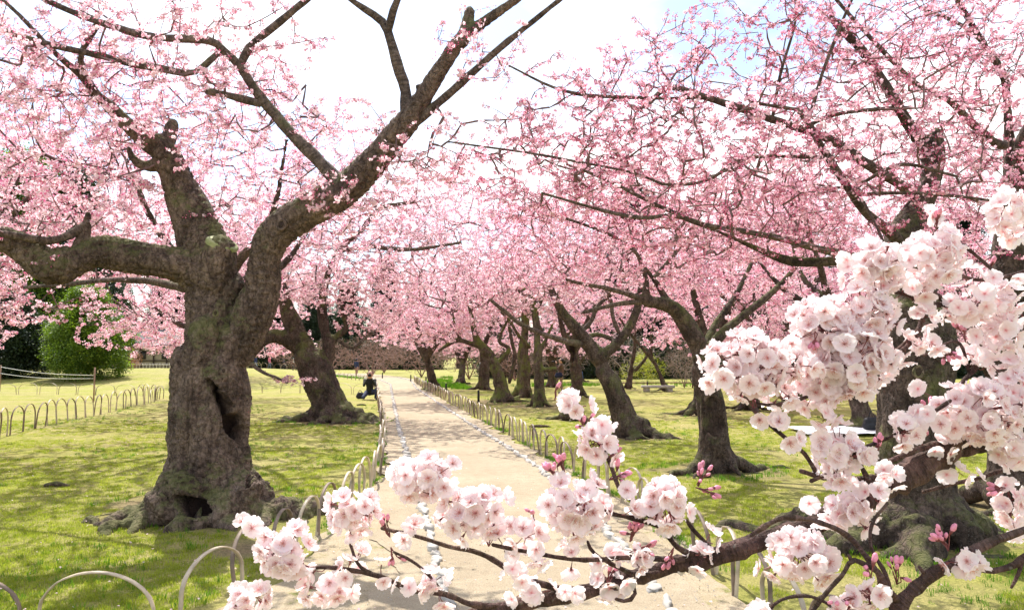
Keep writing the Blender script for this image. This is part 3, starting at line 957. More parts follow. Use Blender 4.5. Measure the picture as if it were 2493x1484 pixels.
def wood(tree, name, strokes, voxel, mat, strands=None, disp=0.012, smooth=4, carve=None, holk=1.0, ridges=1.0, rough_r=0.05, lump=0.02):
    """strokes: list of resampled (n,4) arrays in world space -> one continuous mesh under tree"""
    tubes, cl = [], []
    for P in strokes:
        P = P.copy()
        nn = fbm(np.stack([np.cumsum(np.r_[0, np.linalg.norm(np.diff(P[:, :3], axis=0), axis=1)]) * 3.1, P[:, 0], P[:, 2] * 0], 1), 3)
        P[:, 3] *= 1 + rough_r * 2 * nn
        tubes.append(P)
    V, N, Q, T = fuse(tubes, voxel, smooth)
    # nearest centre line: along-distance for grain
    C = []; s0 = 0.0
    for P in tubes:
        L = np.r_[0, np.cumsum(np.linalg.norm(np.diff(P[:, :3], axis=0), axis=1))]
        C.append(np.c_[P, L + s0]); s0 += 3.7
    C = np.vstack(C)
    kd = KDTree(len(C))
    for i, c in enumerate(C): kd.insert(c[:3], i)
    kd.balance()
    ni = np.array([kd.find(v)[1] for v in V.tolist()])
    off = V - C[ni, :3]; al = C[ni, 4]
    q = off * 19 + (al * 1.7)[:, None] * np.array((.7, .5, .6))
    f1 = 1 - np.abs(fbm(q, 3)) * 2.2
    f2 = fbm(V * 9, 4); f3 = fbm(V * 2.6, 3); f4 = fbm(V * 34, 3)
    rr = np.clip(C[ni, 3] / 0.15, .15, 1.6)
    d = rr * (disp * ridges * f1 + disp * .45 * f2 + lump * .7 * f3 + disp * .45 * f4)
    d = d - d.mean() * .8
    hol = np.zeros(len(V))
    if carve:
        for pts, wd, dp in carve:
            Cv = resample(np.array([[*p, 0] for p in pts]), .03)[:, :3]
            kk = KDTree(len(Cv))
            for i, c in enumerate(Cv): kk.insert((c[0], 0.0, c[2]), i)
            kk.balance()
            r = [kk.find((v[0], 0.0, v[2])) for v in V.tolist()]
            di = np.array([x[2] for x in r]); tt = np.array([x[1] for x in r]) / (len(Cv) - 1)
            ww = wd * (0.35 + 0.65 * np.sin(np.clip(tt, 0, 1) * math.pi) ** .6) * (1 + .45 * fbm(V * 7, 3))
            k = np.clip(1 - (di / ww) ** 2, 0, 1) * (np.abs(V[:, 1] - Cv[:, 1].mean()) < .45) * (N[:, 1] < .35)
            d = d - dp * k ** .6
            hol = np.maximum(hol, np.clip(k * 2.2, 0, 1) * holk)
    V2 = V + N * d[:, None] - np.array(tree.location)
    me = mesh_np(name, V2, Q, T, True, {'along': ('FLOAT', al), 'hollow': ('FLOAT', hol)})
    o = link(name, me, mat, tree)
    return o

def limb_part(tree, name, P, mat, sides=10, jitter=.06):
    P = P.copy()
    L = np.r_[0, np.cumsum(np.linalg.norm(np.diff(P[:, :3], axis=0), axis=1))]
    P[:, :3] += (fbm(np.c_[L * 2.5, P[:, 0] * 0, P[:, 1]], 3) * .5 * P[:, 3])[:, None] * np.array((.5, .5, 1))
    P[:, 3] *= 1 + .18 * fbm(np.c_[L * 9, P[:, 0] * 0, P[:, 2] * 0], 2)
    V, Q, T = tube(P, sides, True, True, jitter)
    seg = np.repeat(np.r_[0, 0, L, L[-1], L[-1]], sides); seg = np.r_[seg, 0, L[-1]]
    me = mesh_np(name, V - np.array(tree.location), Q, T, True, {'along': ('FLOAT', seg), 'hollow': ('FLOAT', seg * 0)})
    return link(name, me, mat, tree)

def bole(centre, roots, seed, twist=0.7, top=0.85, flare=1.0, nstr=0, rq=1.0):
    """fluted trunk: core + twisted strands that run out into roots.  centre: (n,4) from ground up; roots [(deg, length, radius)]"""
    r = np.random.default_rng(seed)
    C = resample(centre, .10)
    core = C.copy(); core[:, 3] *= .66
    core[0, 2] -= 0.1
    out = [core]
    Ht = C[-1, 2] - C[0, 2]
    base = C[0, :3].copy(); R0 = np.interp(base[2] + .45, C[:, 2], C[:, 3])
    allr = [(a, l, q * rq, True) for a, l, q in roots] + [(r.uniform(0, 360), 0, .5, False) for _ in range(nstr)]
    for a, l, q, root in allr:
        f = top * r.uniform(.55, 1.0)
        pts = []
        tw = twist * r.uniform(.6, 1.3)
        for t in np.linspace(f, 0.16, 9):
            i = t * (len(C) - 1); c = C[int(i)]
            th = R(a) + tw * t * 1.6 + r.normal(0, .06)
            rad = c[3]
            pts.append([c[0] + math.cos(th) * rad * .60, c[1] + math.sin(th) * rad * .60, c[2], rad * .40 * r.uniform(.85, 1.12)])
        if root:
            th = R(a); zz = [.34, .15, .055, .02, -.01, -.035, -.07]; dd = [R0 * .72, R0 * 1.06, R0 * 1.15 + l * .20, R0 + l * .45, R0 + l * .68, R0 + l * .88, R0 + l * 1.05]
            rrr = [R0 * .40, R0 * .34 * q * 1.3, R0 * .25 * q * 1.3, R0 * .20 * q * 1.3, R0 * .16 * q * 1.3, R0 * .11 * q * 1.3, R0 * .05]
            wob = 0
            for z, d_, rk in zip(zz, dd, rrr):
                wob += r.normal(0, .16)
                x = base[0] + math.cos(th + wob) * d_ * flare; y = base[1] + math.sin(th + wob) * d_ * flare
                pts.append([x, y, float(gh(x, y)) + z * flare + r.normal(0, .018) , rk * r.uniform(.85, 1.15)])
            pr = resample(np.array(pts), .07); kn = fbm(np.c_[np.arange(len(pr)) * .55, np.full(len(pr), a), np.full(len(pr), seed)], 2); kk_ = np.clip((np.arange(len(pr)) - len(pr) * .45) / 4, 0, 1)
            pr[:, 3] *= 1 + .55 * kn * kk_; pr[:, 2] += .35 * kn * kk_ * pr[:, 3]
            out.append(pr)
            if r.uniform() < .8 and l > .5:      # a side root
                s = pts[-5]; th2 = th + r.choice([-1, 1]) * r.uniform(.5, .9); P2 = [s]
                for z, d_, rk in ((.02, .22, .6), (-.01, .45, .45), (-.04, .62, .2)):
                    x = s[0] + math.cos(th2) * d_ * l * .8; y = s[1] + math.sin(th2) * d_ * l * .8
                    P2.append([x, y, float(gh(x, y)) + z, s[3] * rk])
                out.append(resample(np.array(P2), .07))
        else:
            i = 0; c = C[0]; th = R(a)
            pts.append([c[0] + math.cos(th) * R0 * .9, c[1] + math.sin(th) * R0 * .9, c[2] - .03, R0 * .3])
            out.append(resample(np.array(pts), .07))
    return out

def skel_nodes(strokes, rmax=.2, step=.14, zmin=0):
    out = []
    for P in strokes:
        Q = resample(P, step)
        out.append(Q[(Q[:, 3] < rmax) & (Q[:, 2] > zmin)][:, :3])
    return np.vstack(out)

def E(px, py, d, rx, ry, rz, n):
    return ell(at(px, py, d), (rx, ry, rz), n)

PARTS_BARK = M['bark']
def cherry(label, centre, roots, limbs, branches, crowns, seed, voxel=.03, twist=.6, mat='bark_dark', carve=None, group='old cherry trees', disp=.012, lump=.02, nstr=3, lim_mat='bark_limb', smooth=4, holk=1.0, rq=1.0, **ck):
    """centre, limbs, branches given as traces (px,py,width,depth)"""
    C = W(centre)
    base = C[0, :3].copy(); base[2] = float(gh(base[0], base[1])); C[0, 2] = base[2] - .05
    t = thing('cherry_tree', label, 'tree', tuple(base), group)
    st = bole(C, roots, seed, twist, nstr=nstr, rq=rq)
    LW = [resample(W(l) * (1, 1, 1, .93), .09) for l in limbs]
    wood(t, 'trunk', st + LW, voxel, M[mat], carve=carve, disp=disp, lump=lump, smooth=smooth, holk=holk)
    BW = [resample(W(l), .10) for l in branches]
    for Bq in BW:
        limb_part(t, 'branch', Bq, M[lim_mat])
    if crowns is not None and len(crowns):
        sk = skel_nodes(LW + BW, .13, zmin=base[2] + 1.4)
        crown(t, 'blossoms', sk, np.vstack(crowns), **ck)
    return t
# T1: the thick twisted tree left of the path
d = 8.05
T1 = cherry('huge twisted mossy cherry tree on the left lawn, its trunk split by a dark cleft',
    [(512, 1240, 212, d), (510, 1150, 196, d), (508, 1060, 184, d), (510, 960, 180, d), (513, 870, 182, d), (518, 790, 182, d), (510, 710, 150, d), (500, 650, 124, d)],
    [(178, 1.0, .7), (200, .85, .6), (158, .9, .5), (228, .75, .8), (262, .35, .8), (300, .45, .8), (338, .75, 1.05), (8, 1.05, .95), (60, .6, .5), (110, .6, .5)],
    [   # left limb with its swollen elbow
        [(540, 700, 110, d), (470, 655, 98, 7.95), (400, 636, 84, 7.8), (330, 626, 84, 7.7), (250, 612, 92, 7.6), (205, 628, 70, 7.55), (160, 640, 92, 7.5), (120, 650, 88, 7.45), (70, 612, 76, 7.4), (10, 582, 70, 7.3), (-90, 560, 60, 7.1)],
        [(195, 625, 50, 7.6), (200, 590, 44, 7.6), (212, 545, 26, 7.6), (214, 522, 20, 7.6)],
        # middle mossy limb
        [(512, 690, 130, d), (500, 620, 122, d), (468, 530, 100, 8.0), (440, 460, 86, 8.0), (415, 400, 78, 7.9), (395, 365, 70, 7.9), (345, 330, 56, 7.8), (305, 300, 44, 7.7), (262, 255, 34, 7.6), (236, 236, 30, 7.5), (205, 190, 25, 7.4), (133, 128, 20, 7.2), (44, 34, 16, 7.0), (-30, -30, 14, 6.9)],
        [(400, 375, 50, 7.9), (412, 330, 38, 7.95), (420, 302, 34, 8.0)],
        [(385, 400, 40, 7.9), (350, 405, 30, 7.85), (322, 385, 24, 7.8), (314, 362, 18, 7.8)],
        # right limb rising over the path
        [(572, 860, 90, d), (606, 790, 100, 8.0), (632, 730, 96, 7.95), (642, 680, 86, 7.9), (646, 630, 80, 7.85), (668, 575, 84, 7.8), (722, 528, 88, 7.75), (790, 492, 88, 7.65), (850, 455, 82, 7.6), (908, 392, 76, 7.5), (958, 332, 70, 7.4), (1000, 285, 62, 7.3), (1045, 212, 50, 7.2), (1085, 150, 44, 7.1), (1122, 95, 40, 7.0), (1170, 60, 33, 6.95), (1215, 28, 30, 6.9), (1262, -4, 28, 6.8), (1310, -50, 26, 6.7)],
        [(1125, 100, 40, 7.0), (1138, 60, 36, 7.0), (1143, 28, 30, 7.0)],
        [(925, 340, 26, 7.4), (940, 318, 22, 7.4)],
        [(1030, 225, 26, 7.2), (1018, 212, 20, 7.2)],
        [(520, 690, 90, 7.95), (528, 640, 90, 7.9), (536, 608, 78, 7.86)],
    ],
    [
        [(992, 300, 34, 7.3), (986, 220, 27, 7.3), (966, 150, 26, 7.25), (948, 85, 22, 7.2), (928, 52, 20, 7.2), (872, 14, 16, 7.1), (820, -30, 13, 7.0)],
        [(944, 85, 18, 7.2), (956, 30, 18, 7.1), (980, -30, 16, 7.0)],
        [(1010, 300, 24, 7.3), (1100, 222, 19, 7.2), (1200, 132, 17, 7.1), (1300, 50, 14, 7.0), (1400, -30, 12, 6.9)],
        [(832, 450, 34, 7.6), (800, 415, 32, 7.6), (738, 350, 28, 7.6), (665, 276, 26, 7.6), (630, 236, 25, 7.55), (586, 162, 23, 7.5), (537, 118, 21, 7.4), (512, 100, 19, 7.3), (443, 94, 20, 7.2), (345, 84, 19, 7.1), (276, 64, 18, 7.0), (212, 44, 17, 6.9), (123, 5, 15, 6.8), (60, -30, 14, 6.7)],
        [(584, 160, 20, 7.5), (610, 113, 18, 7.5), (674, 59, 17, 7.4), (760, -12, 16, 7.3)],
        [(632, 252, 20, 7.55), (571, 236, 18, 7.5), (507, 222, 16, 7.45)],
        [(530, 130, 15, 7.4), (470, 178, 15, 7.3), (399, 167, 17, 7.2), (315, 153, 17, 7.1), (222, 133, 16, 7.0), (98, 103, 16, 6.8), (10, 76, 15, 6.7), (-60, 60, 14, 6.6)],
        [(535, 600, 26, 8.1), (529, 566, 22, 8.2), (512, 512, 19, 8.3), (480, 460, 16, 8.4), (453, 428, 12, 8.5)],
        [(215, 540, 18, 7.6), (170, 572, 20, 7.5), (120, 586, 20, 7.4), (60, 576, 18, 7.2), (-40, 560, 16, 7.0)],
        [(240, 55, 16, 7.0), (215, 95, 15, 7.1), (196, 140, 13, 7.2), (206, 195, 16, 7.4)],
        [(470, 700, 26, 8.2), (400, 690, 18, 8.5), (300, 680, 14, 8.8), (180, 690, 11, 9.2), (60, 700, 8, 9.5)],
    ],
    [E(120, 330, 7.4, 1.3, 1.4, 1.1, 360), E(330, 190, 7.2, 1.0, 1.2, .8, 220), E(820, 480, 7.4, .5, .6, .25, 50), E(1010, 400, 7.2, .45, .6, .25, 40), E(130, 500, 7.6, 1.1, 1.4, .7, 120), E(60, 120, 6.6, .9, 1.2, .7, 150),
     E(560, 380, 8.2, 1.2, 1.2, .9, 110), E(620, 60, 7.3, .8, 1.0, .5, 55), E(760, 500, 8.2, 1.3, 1.0, .45, 70), E(880, 290, 7.6, .55, .9, .22, 34),
     E(1080, 370, 7.2, .5, .8, .35, 60), E(1170, 120, 7.0, .5, .8, .5, 40), E(300, 600, 9.2, 1.8, 1.4, .7, 100), E(420, 90, 6.9, .9, .9, .5, 100), E(640, 230, 8, .8, .8, .6, 60), E(1260, 330, 6.6, .4, .6, .35, 30), E(150, 760, 9.6, 1.6, 1.2, .25, 60)],
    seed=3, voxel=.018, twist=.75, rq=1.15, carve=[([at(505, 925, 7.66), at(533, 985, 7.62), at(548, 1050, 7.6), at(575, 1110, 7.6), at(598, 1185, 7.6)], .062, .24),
        ([at(440, 1205, 7.7), at(480, 1228, 7.62), at(520, 1236, 7.6)], .07, .18)],  # gap between roots: its deep shade is carved and tinted dark
    group='old cherry trees', mat='bark', gap=.10, tint=.12, budshare=.18, disp=.020, lump=.03, nstr=5, smooth=2, maxcnt=34, scl=1.0, jit=.06)
# sawn face and knot scar on T1
m, nt, b = new_mat('sawn_face'); f = noise(nt, 9, 4)
nt.links.new(ramp(nt, f, [(.35, (.16, .19, .05)), (.65, (.36, .36, .20))]), b.inputs['Base Color']); b.inputs['Roughness'].default_value = .85
bump(nt, b, noise(nt, 60, 3), .5, .01)
M['sawn'] = m
def disc(parent, name, c, normal, r, th, mat, n=18, squash=1.0):
    a, u, v = frame_from(np.array(normal, float)); A = Acc(); base = np.array(parent.location)
    V = []
    for z, k in ((-th, 1.0), (th * .6, 1.03), (th, .93)):
        for i in range(n):
            t = 2 * math.pi * i / n; kk = k * (1 + .06 * math.sin(3 * t + 1))
            V.append(np.array(c) + a * z + (u * math.cos(t) + v * math.sin(t) * squash) * r * kk)
    i = np.arange(3 * n).reshape(3, n)
    Q = np.stack([i[:-1], np.roll(i[:-1], -1, 1), np.roll(i[1:], -1, 1), i[1:]], -1).reshape(-1, 4)
    V.append(np.array(c) + a * th); T = [(3 * n, 2 * n + k, 2 * n + (k + 1) % n) for k in range(n)]
    A.add(np.array(V) - base, Q, T)
    return link(name, A.mesh(name), mat, parent)
disc(T1, 'sawn_face', at(542, 594, 7.84), (.45, -.35, .8), .165, .03, M['sawn'], squash=.75)
def knot(parent, c, normal, r):
    a, u, v = frame_from(np.array(normal, float)); P = []
    for i in range(15):
        t = 2 * math.pi * i / 14
        P.append([*(np.array(c) + (u * math.cos(t) * .8 + v * math.sin(t)) * r), r * .30 * (1 + .15 * math.sin(3 * t))])
    V, Q, T = tube(np.array(P), 8, False)
    n = len(V); k = mesh_np('knot', V - np.array(parent.location), Q, None, True, {'along': ('FLOAT', np.zeros(n)), 'hollow': ('FLOAT', np.zeros(n))})
    o = link('knot', k, M['bark'], parent)
    V, Q, T = ball((0, 0, 0), (r * .8, r * .8, r * .25), 12, 6)
    V = V @ np.stack([u, v, a], 1).T + np.array(c) - np.array(parent.location)
    h = mesh_np('knot_hollow', V, Q, T, True, {'along': ('FLOAT', np.zeros(len(V))), 'hollow': ('FLOAT', np.full(len(V), .8))})
    link('knot_hollow', h, M['bark'], o)
knot(T1, at(685, 547, 7.56), (-.15, -1, .1), .052)
knot(T1, at(525, 762, 7.62), (0, -1, 0), .03)
knot(T1, at(545, 902, 7.64), (.1, -1, 0), .03)

# T2: leaning tree behind it, with an arching limb
d = 20.0
T2 = cherry('leaning cherry tree with an arching limb and spreading roots, beside the crouching photographer',
    [(812, 1024, 92, d), (800, 975, 84, d), (780, 930, 84, d), (760, 885, 80, d), (735, 835, 68, d), (712, 790, 50, d)],
    [(185, 1.6, .8), (160, 1.1, .6), (215, 1.2, .8), (250, .9, .7), (300, 1.0, .9), (335, 1.3, .9), (0, 1.3, .7), (60, 1.0, .5)],
    [[(745, 860, 44, d), (712, 835, 42, d), (690, 822, 40, 19.9), (662, 818, 36, 19.8), (632, 834, 32, 19.6), (600, 880, 24, 19.4)],
     [(735, 840, 50, d), (708, 775, 44, d), (690, 720, 38, d), (670, 660, 28, d), (640, 600, 20, 19.5)],
     [(775, 900, 44, 20.2), (797, 866, 34, 20.3), (800, 835, 30, 20.3), (790, 800, 28, 20.4), (784, 735, 24, 20.5), (800, 660, 18, 20.6)],
     [(800, 840, 22, 20.3), (827, 812, 20, 20.4), (842, 800, 17, 20.4), (838, 768, 15, 20.5), (825, 730, 13, 20.5)]],
    [[(800, 660, 16, 20.6), (835, 600, 14, 20), (880, 560, 13, 19.6), (925, 508, 11, 19.3), (1010, 490, 8, 19)], [(820, 610, 12, 20), (900, 600, 12, 19.4), (1000, 608, 9, 19), (1120, 590, 6, 18.6)], [(826, 828, 10, 20.3), (860, 846, 8, 20.2), (905, 808, 7, 20.2)], [(600, 880, 12, 19.4), (640, 905, 8, 19), (700, 930, 6, 18.8)]],
    [E(760, 640, 20, 3.0, 2.5, 1.3, 700), E(880, 700, 20.5, 1.8, 2, .9, 350), E(620, 700, 20, 1.4, 1.6, .6, 150), E(760, 530, 20, 2.6, 2.2, .9, 300), E(900, 780, 21, 1.1, 1.5, .5, 160), E(980, 620, 21, 2.4, 2, 1.2, 420), E(880, 430, 21, 2.4, 2, 1.2, 260), E(1050, 520, 20, 1.6, 2, .9, 150), E(1000, 590, 19, 1.5, 1, .35, 110), E(990, 470, 20, 1.8, 2, .8, 130), E(715, 925, 18.8, .55, .5, .13, 26)],
    seed=5, voxel=.04, twist=.5, rq=1.2, gap=.10, tint=.02, budshare=.02, disp=.02, lump=.05, smooth=2, scl=1.25)

# T3: tree with the scarred trunk in the right middle
d = 10.9
T3 = cherry('cherry tree with a long oval scar on its trunk, on the right lawn',
    [(1742, 1150, 84, d), (1738, 1100, 76, d), (1735, 1040, 74, d), (1728, 970, 70, d), (1714, 905, 60, d), (1698, 850, 54, d), (1690, 812, 48, d)],
    [(185, 1.1, .8), (205, .6, .6), (250, .4, .6), (290, .45, .7), (335, .5, .7), (352, 1.5, 1.0), (60, .6, .5), (120, .7, .5)],
    [[(1695, 830, 50, d), (1664, 778, 46, d), (1640, 750, 40, 10.8), (1606, 738, 34, 10.7), (1572, 733, 30, 10.6), (1560, 726, 24, 10.6)],
     [(1722, 862, 34, d), (1758, 812, 26, d), (1817, 762, 22, 11), (1871, 719, 19, 11.1), (1916, 675, 16, 11.2), (1960, 620, 11, 11.3)],
     [(1574, 735, 24, 10.6), (1574, 700, 20, 10.6), (1570, 660, 16, 10.6)],
     [(1640, 750, 24, 10.8), (1618, 722, 20, 10.8), (1596, 685, 16, 10.8), (1560, 640, 12, 10.8)],
     [(1720, 860, 26, 11.1), (1735, 800, 20, 11.3), (1790, 720, 16, 11.6), (1830, 640, 12, 12)]],
    [[(1564, 728, 13, 10.6), (1499, 706, 11, 10.4), (1433, 694, 9, 10.2), (1380, 680, 7, 10.0)],
     [(1570, 670, 11, 10.6), (1545, 610, 9, 10.5), (1460, 560, 8, 10.2), (1340, 520, 6, 10.0)],
     [(1590, 680, 10, 10.8), (1640, 620, 9, 11), (1690, 560, 8, 11.2)],
     [(1420, 760, 9, 10.2), (1500, 740, 11, 10.4), (1560, 735, 12, 10.6)]],
    [E(1560, 560, 10.5, 1.9, 1.5, .9, 480), E(1800, 560, 11.3, 1.5, 1.5, 1.0, 330), E(1380, 640, 10.2, 1.2, 1.1, .45, 160), E(1300, 490, 9.8, .9, 1, .4, 120), E(1620, 430, 11, 1.6, 1.5, .6, 200)],
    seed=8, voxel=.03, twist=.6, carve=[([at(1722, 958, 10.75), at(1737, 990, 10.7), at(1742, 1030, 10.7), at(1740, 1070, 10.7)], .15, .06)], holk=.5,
    gap=.10, tint=.35, budshare=.2, smooth=3)

P = []
for i in range(25):
    a_ = 2 * math.pi * i / 24; p_ = at(1736 + 4 * math.sin(a_) + 27 * math.cos(a_), 1013 + 54 * math.sin(a_), 10.73 + .07 * abs(math.cos(a_)))
    P.append([*p_, .026 * (1 + .3 * math.sin(3 * a_ + 1))])
V_, Q_, _t = tube(np.array(P), 8, False)
link('scar_lip', mesh_np('scar_lip', V_ - np.array(T3.location), Q_, None, True, {'along': ('FLOAT', np.zeros(len(V_))), 'hollow': ('FLOAT', np.zeros(len(V_)))}), M['bark'], T3)
# T4: S-curved tree
d = 16.0
T4 = cherry('S-curved cherry tree with a V-shaped fork, behind the bend of the hoop fence',
    [(1540, 1060, 86, d), (1520, 1015, 66, d), (1502, 965, 56, d), (1484, 925, 56, d), (1466, 890, 52, d), (1452, 862, 46, d)],
    [(200, .5, .6), (240, .5, .8), (280, .6, .8), (320, .6, .9), (345, 1.0, .9), (20, .7, .7), (90, .6, .5)],
    [[(1456, 870, 46, d), (1433, 838, 38, d), (1400, 798, 33, 15.9), (1367, 756, 25, 15.8), (1340, 700, 18, 15.6)],
     [(1460, 872, 34, d), (1478, 857, 30, d), (1500, 838, 28, d), (1527, 803, 26, 16), (1550, 755, 22, 16), (1560, 700, 17, 16)],
     [(1425, 830, 18, 16.1), (1440, 816, 16, 16.2), (1462, 815, 15, 16.2), (1490, 825, 15, 16.1)]],
    [[(1412, 840, 17, 15.8), (1370, 828, 13, 15.6), (1335, 817, 12, 15.3), (1269, 791, 11, 15), (1236, 765, 10, 14.8), (1194, 729, 8, 14.5)],
     [(1418, 806, 11, 16), (1440, 780, 10, 16), (1455, 745, 9, 16), (1485, 718, 8, 16)],
     [(1505, 810, 10, 16), (1492, 770, 9, 16), (1488, 730, 7, 16)]],
    [E(1420, 640, 16, 2.4, 2.2, 1.0, 600), E(1480, 480, 16, 2.2, 2.2, 1.0, 300), E(1250, 690, 15.2, 1.4, 1.4, .6, 240), E(1540, 640, 16.3, 1.5, 1.6, .8, 260)],
    seed=11, voxel=.04, twist=.5, gap=.10, tint=.12, budshare=.08, smooth=3, disp=.015, scl=1.1)

# T5: broad tree behind the foreground sprays
d = 7.1
T5 = cherry('broad straight cherry trunk with spreading roots, half hidden by the near white blossoms',
    [(2225, 1295, 185, d), (2225, 1200, 176, d), (2226, 1080, 176, d), (2226, 960, 172, d), (2228, 850, 172, d), (2232, 760, 160, d), (2225, 680, 130, d), (2212, 610, 112, d)],
    [(170, 1.5, .9), (195, 1.2, .9), (225, .9, .9), (262, .45, .7), (300, .4, .7), (335, .9, .9), (5, 1.0, .7), (80, .6, .4)],
    [[(2215, 640, 110, d), (2193, 590, 84, d), (2222, 530, 70, 7.2), (2257, 467, 58, 7.2), (2271, 400, 54, 7.2), (2276, 352, 44, 7.2), (2278, 326, 36, 7.2)],
     [(2268, 400, 44, 7.2), (2240, 345, 34, 7.2), (2207, 295, 31, 7.1), (2173, 236, 29, 7.0), (2138, 182, 27, 7.0), (2099, 123, 25, 6.9), (2050, 74, 24, 6.8), (2022, 42, 20, 6.8)],
     [(2185, 640, 60, d), (2120, 628, 34, 7.0), (2061, 634, 30, 6.9), (1980, 638, 29, 6.8), (1930, 636, 29, 6.75), (1898, 628, 25, 6.7), (1835, 602, 19, 6.6), (1763, 570, 15, 6.5), (1673, 532, 12, 6.4)]],
    [[(2130, 632, 22, 6.95), (2061, 622, 19, 6.8), (1989, 604, 17, 6.6), (1871, 575, 15, 6.4), (1785, 557, 13, 6.2), (1718, 548, 12, 6.1), (1640, 525, 11, 6.0), (1560, 530, 10, 5.9), (1440, 505, 8, 5.9), (1320, 470, 6, 5.9)],
     [(2190, 590, 26, 7.0), (2150, 552, 23, 6.9), (2109, 520, 20, 6.8), (2055, 443, 19, 6.6), (2015, 384, 18, 6.5), (1971, 305, 17, 6.4), (1944, 268, 15, 6.4)],
     [(1976, 302, 10, 6.4), (2005, 288, 10, 6.3), (2050, 276, 9, 6.2), (2134, 266, 9, 6.1)],
     [(2240, 480, 26, 7.2), (2148, 423, 24, 7.0), (2055, 360, 22, 6.9), (1966, 320, 21, 6.8), (1878, 290, 20, 6.7), (1794, 261, 19, 6.6), (1715, 236, 16, 6.5), (1637, 212, 15, 6.4), (1606, 226, 14, 6.4), (1572, 262, 12, 6.3)],
     [(1718, 236, 8, 6.5), (1640, 240, 8, 6.4), (1500, 236, 9, 6.3), (1420, 232, 9, 6.2), (1340, 210, 7, 6.1), (1240, 160, 5, 6.0)],
     [(1880, 290, 8, 6.7), (1900, 180, 7, 6.5), (1930, 80, 6, 6.4), (1950, -20, 5, 6.3)],
     [(1970, 290, 9, 6.4), (2005, 170, 8, 6.3), (2060, 30, 7, 6.2), (2090, -30, 6, 6.1)],
     [(1945, 268, 9, 6.4), (1880, 258, 8, 6.3), (1830, 250, 7, 6.2)],
     [(2070, 470, 11, 6.6), (2110, 440, 9, 6.3), (2200, 400, 8, 6.1), (2330, 430, 6, 6.0)],
     [(2085, 475, 9, 6.6), (2200, 470, 8, 6.4), (2350, 480, 7, 6.2), (2480, 500, 6, 6.0)],
     [(1880, 380, 8, 6.6), (1800, 390, 9, 6.4), (1720, 440, 8, 6.2), (1620, 450, 7, 6.1), (1540, 420, 6, 6.0), (1300, 375, 6, 5.9), (1090, 345, 4, 5.8)],
     [(2015, 384, 9, 6.5), (1880, 380, 8, 6.6)],
     [(1740, 560, 10, 6.4), (1600, 500, 9, 6.2), (1480, 440, 8, 6.1), (1380, 400, 6, 6.0)]],
    [E(1720, 430, 6.5, 1.3, 1.3, .75, 820), E(2080, 330, 6.6, 1.2, 1.3, .9, 600), E(1850, 150, 6.6, 1.2, 1.1, .55, 330), E(1480, 330, 6.3, .8, 1.0, .65, 340),
     E(1330, 440, 6.0, .9, .9, .3, 180), E(2330, 330, 6.6, .8, 1.2, 1.2, 260), E(1600, 180, 6.4, .7, .9, .45, 110), E(2150, 80, 6.6, 1.1, 1.0, .45, 150), E(1330, 260, 6.2, .4, .8, .4, 50), E(1880, 540, 6.4, 1.1, 1.0, .35, 200)],
    seed=14, voxel=.024, twist=.35, rq=1.45, gap=.066, tint=.42, budshare=.4, smooth=3, maxcnt=30, sag=.0, scl=.76, jit=.05,
    carve=[([at(2155, 880, 6.8), at(2165, 960, 6.8), at(2160, 1050, 6.8)], .06, .07)])
knot(T5, at(2235, 905, 6.76), (0, -1, 0), .05)

# T6: tree at the right edge
d = 8.6
T6 = cherry('dark forked cherry tree cut off by the right edge of the picture',
    [(2470, 1235, 130, d), (2465, 1100, 120, d), (2460, 900, 116, d), (2462, 740, 116, d), (2458, 640, 110, d)],
    [(180, 1.2, .8), (215, .8, .8), (250, .6, .7), (330, .9, .8), (100, .6, .5)],
    [[(2460, 700, 108, d), (2456, 580, 70, d), (2458, 438, 38, d), (2458, 364, 34, d), (2453, 276, 26, 8.5), (2444, 187, 24, 8.4), (2399, 113, 21, 8.3), (2350, 34, 19, 8.2), (2320, -20, 17, 8.1)],
     [(2458, 600, 60, d), (2490, 480, 44, 8.5), (2482, 400, 36, 8.4), (2490, 335, 34, 8.3), (2540, 260, 30, 8.2)]],
    [[(2448, 352, 22, 8.5), (2430, 350, 20, 8.4), (2370, 303, 18, 8.2), (2311, 246, 15, 8.0), (2237, 207, 12, 7.9), (2148, 123, 11, 7.8), (2075, 44, 9, 7.7), (2020, -20, 8, 7.6)],
     [(2400, 110, 10, 8.3), (2340, 60, 8, 8.2), (2240, 20, 7, 8.0)]],
    [E(2380, 200, 8.2, 1.1, 1.2, 1.0, 330), E(2440, 470, 8.4, .9, 1.2, .9, 260), E(2200, 120, 8.0, 1.2, 1.1, .7, 220)],
    seed=17, voxel=.035, twist=.4, gap=.09, scl=.85, jit=.06, tint=.38, budshare=.35, smooth=3, maxcnt=40)

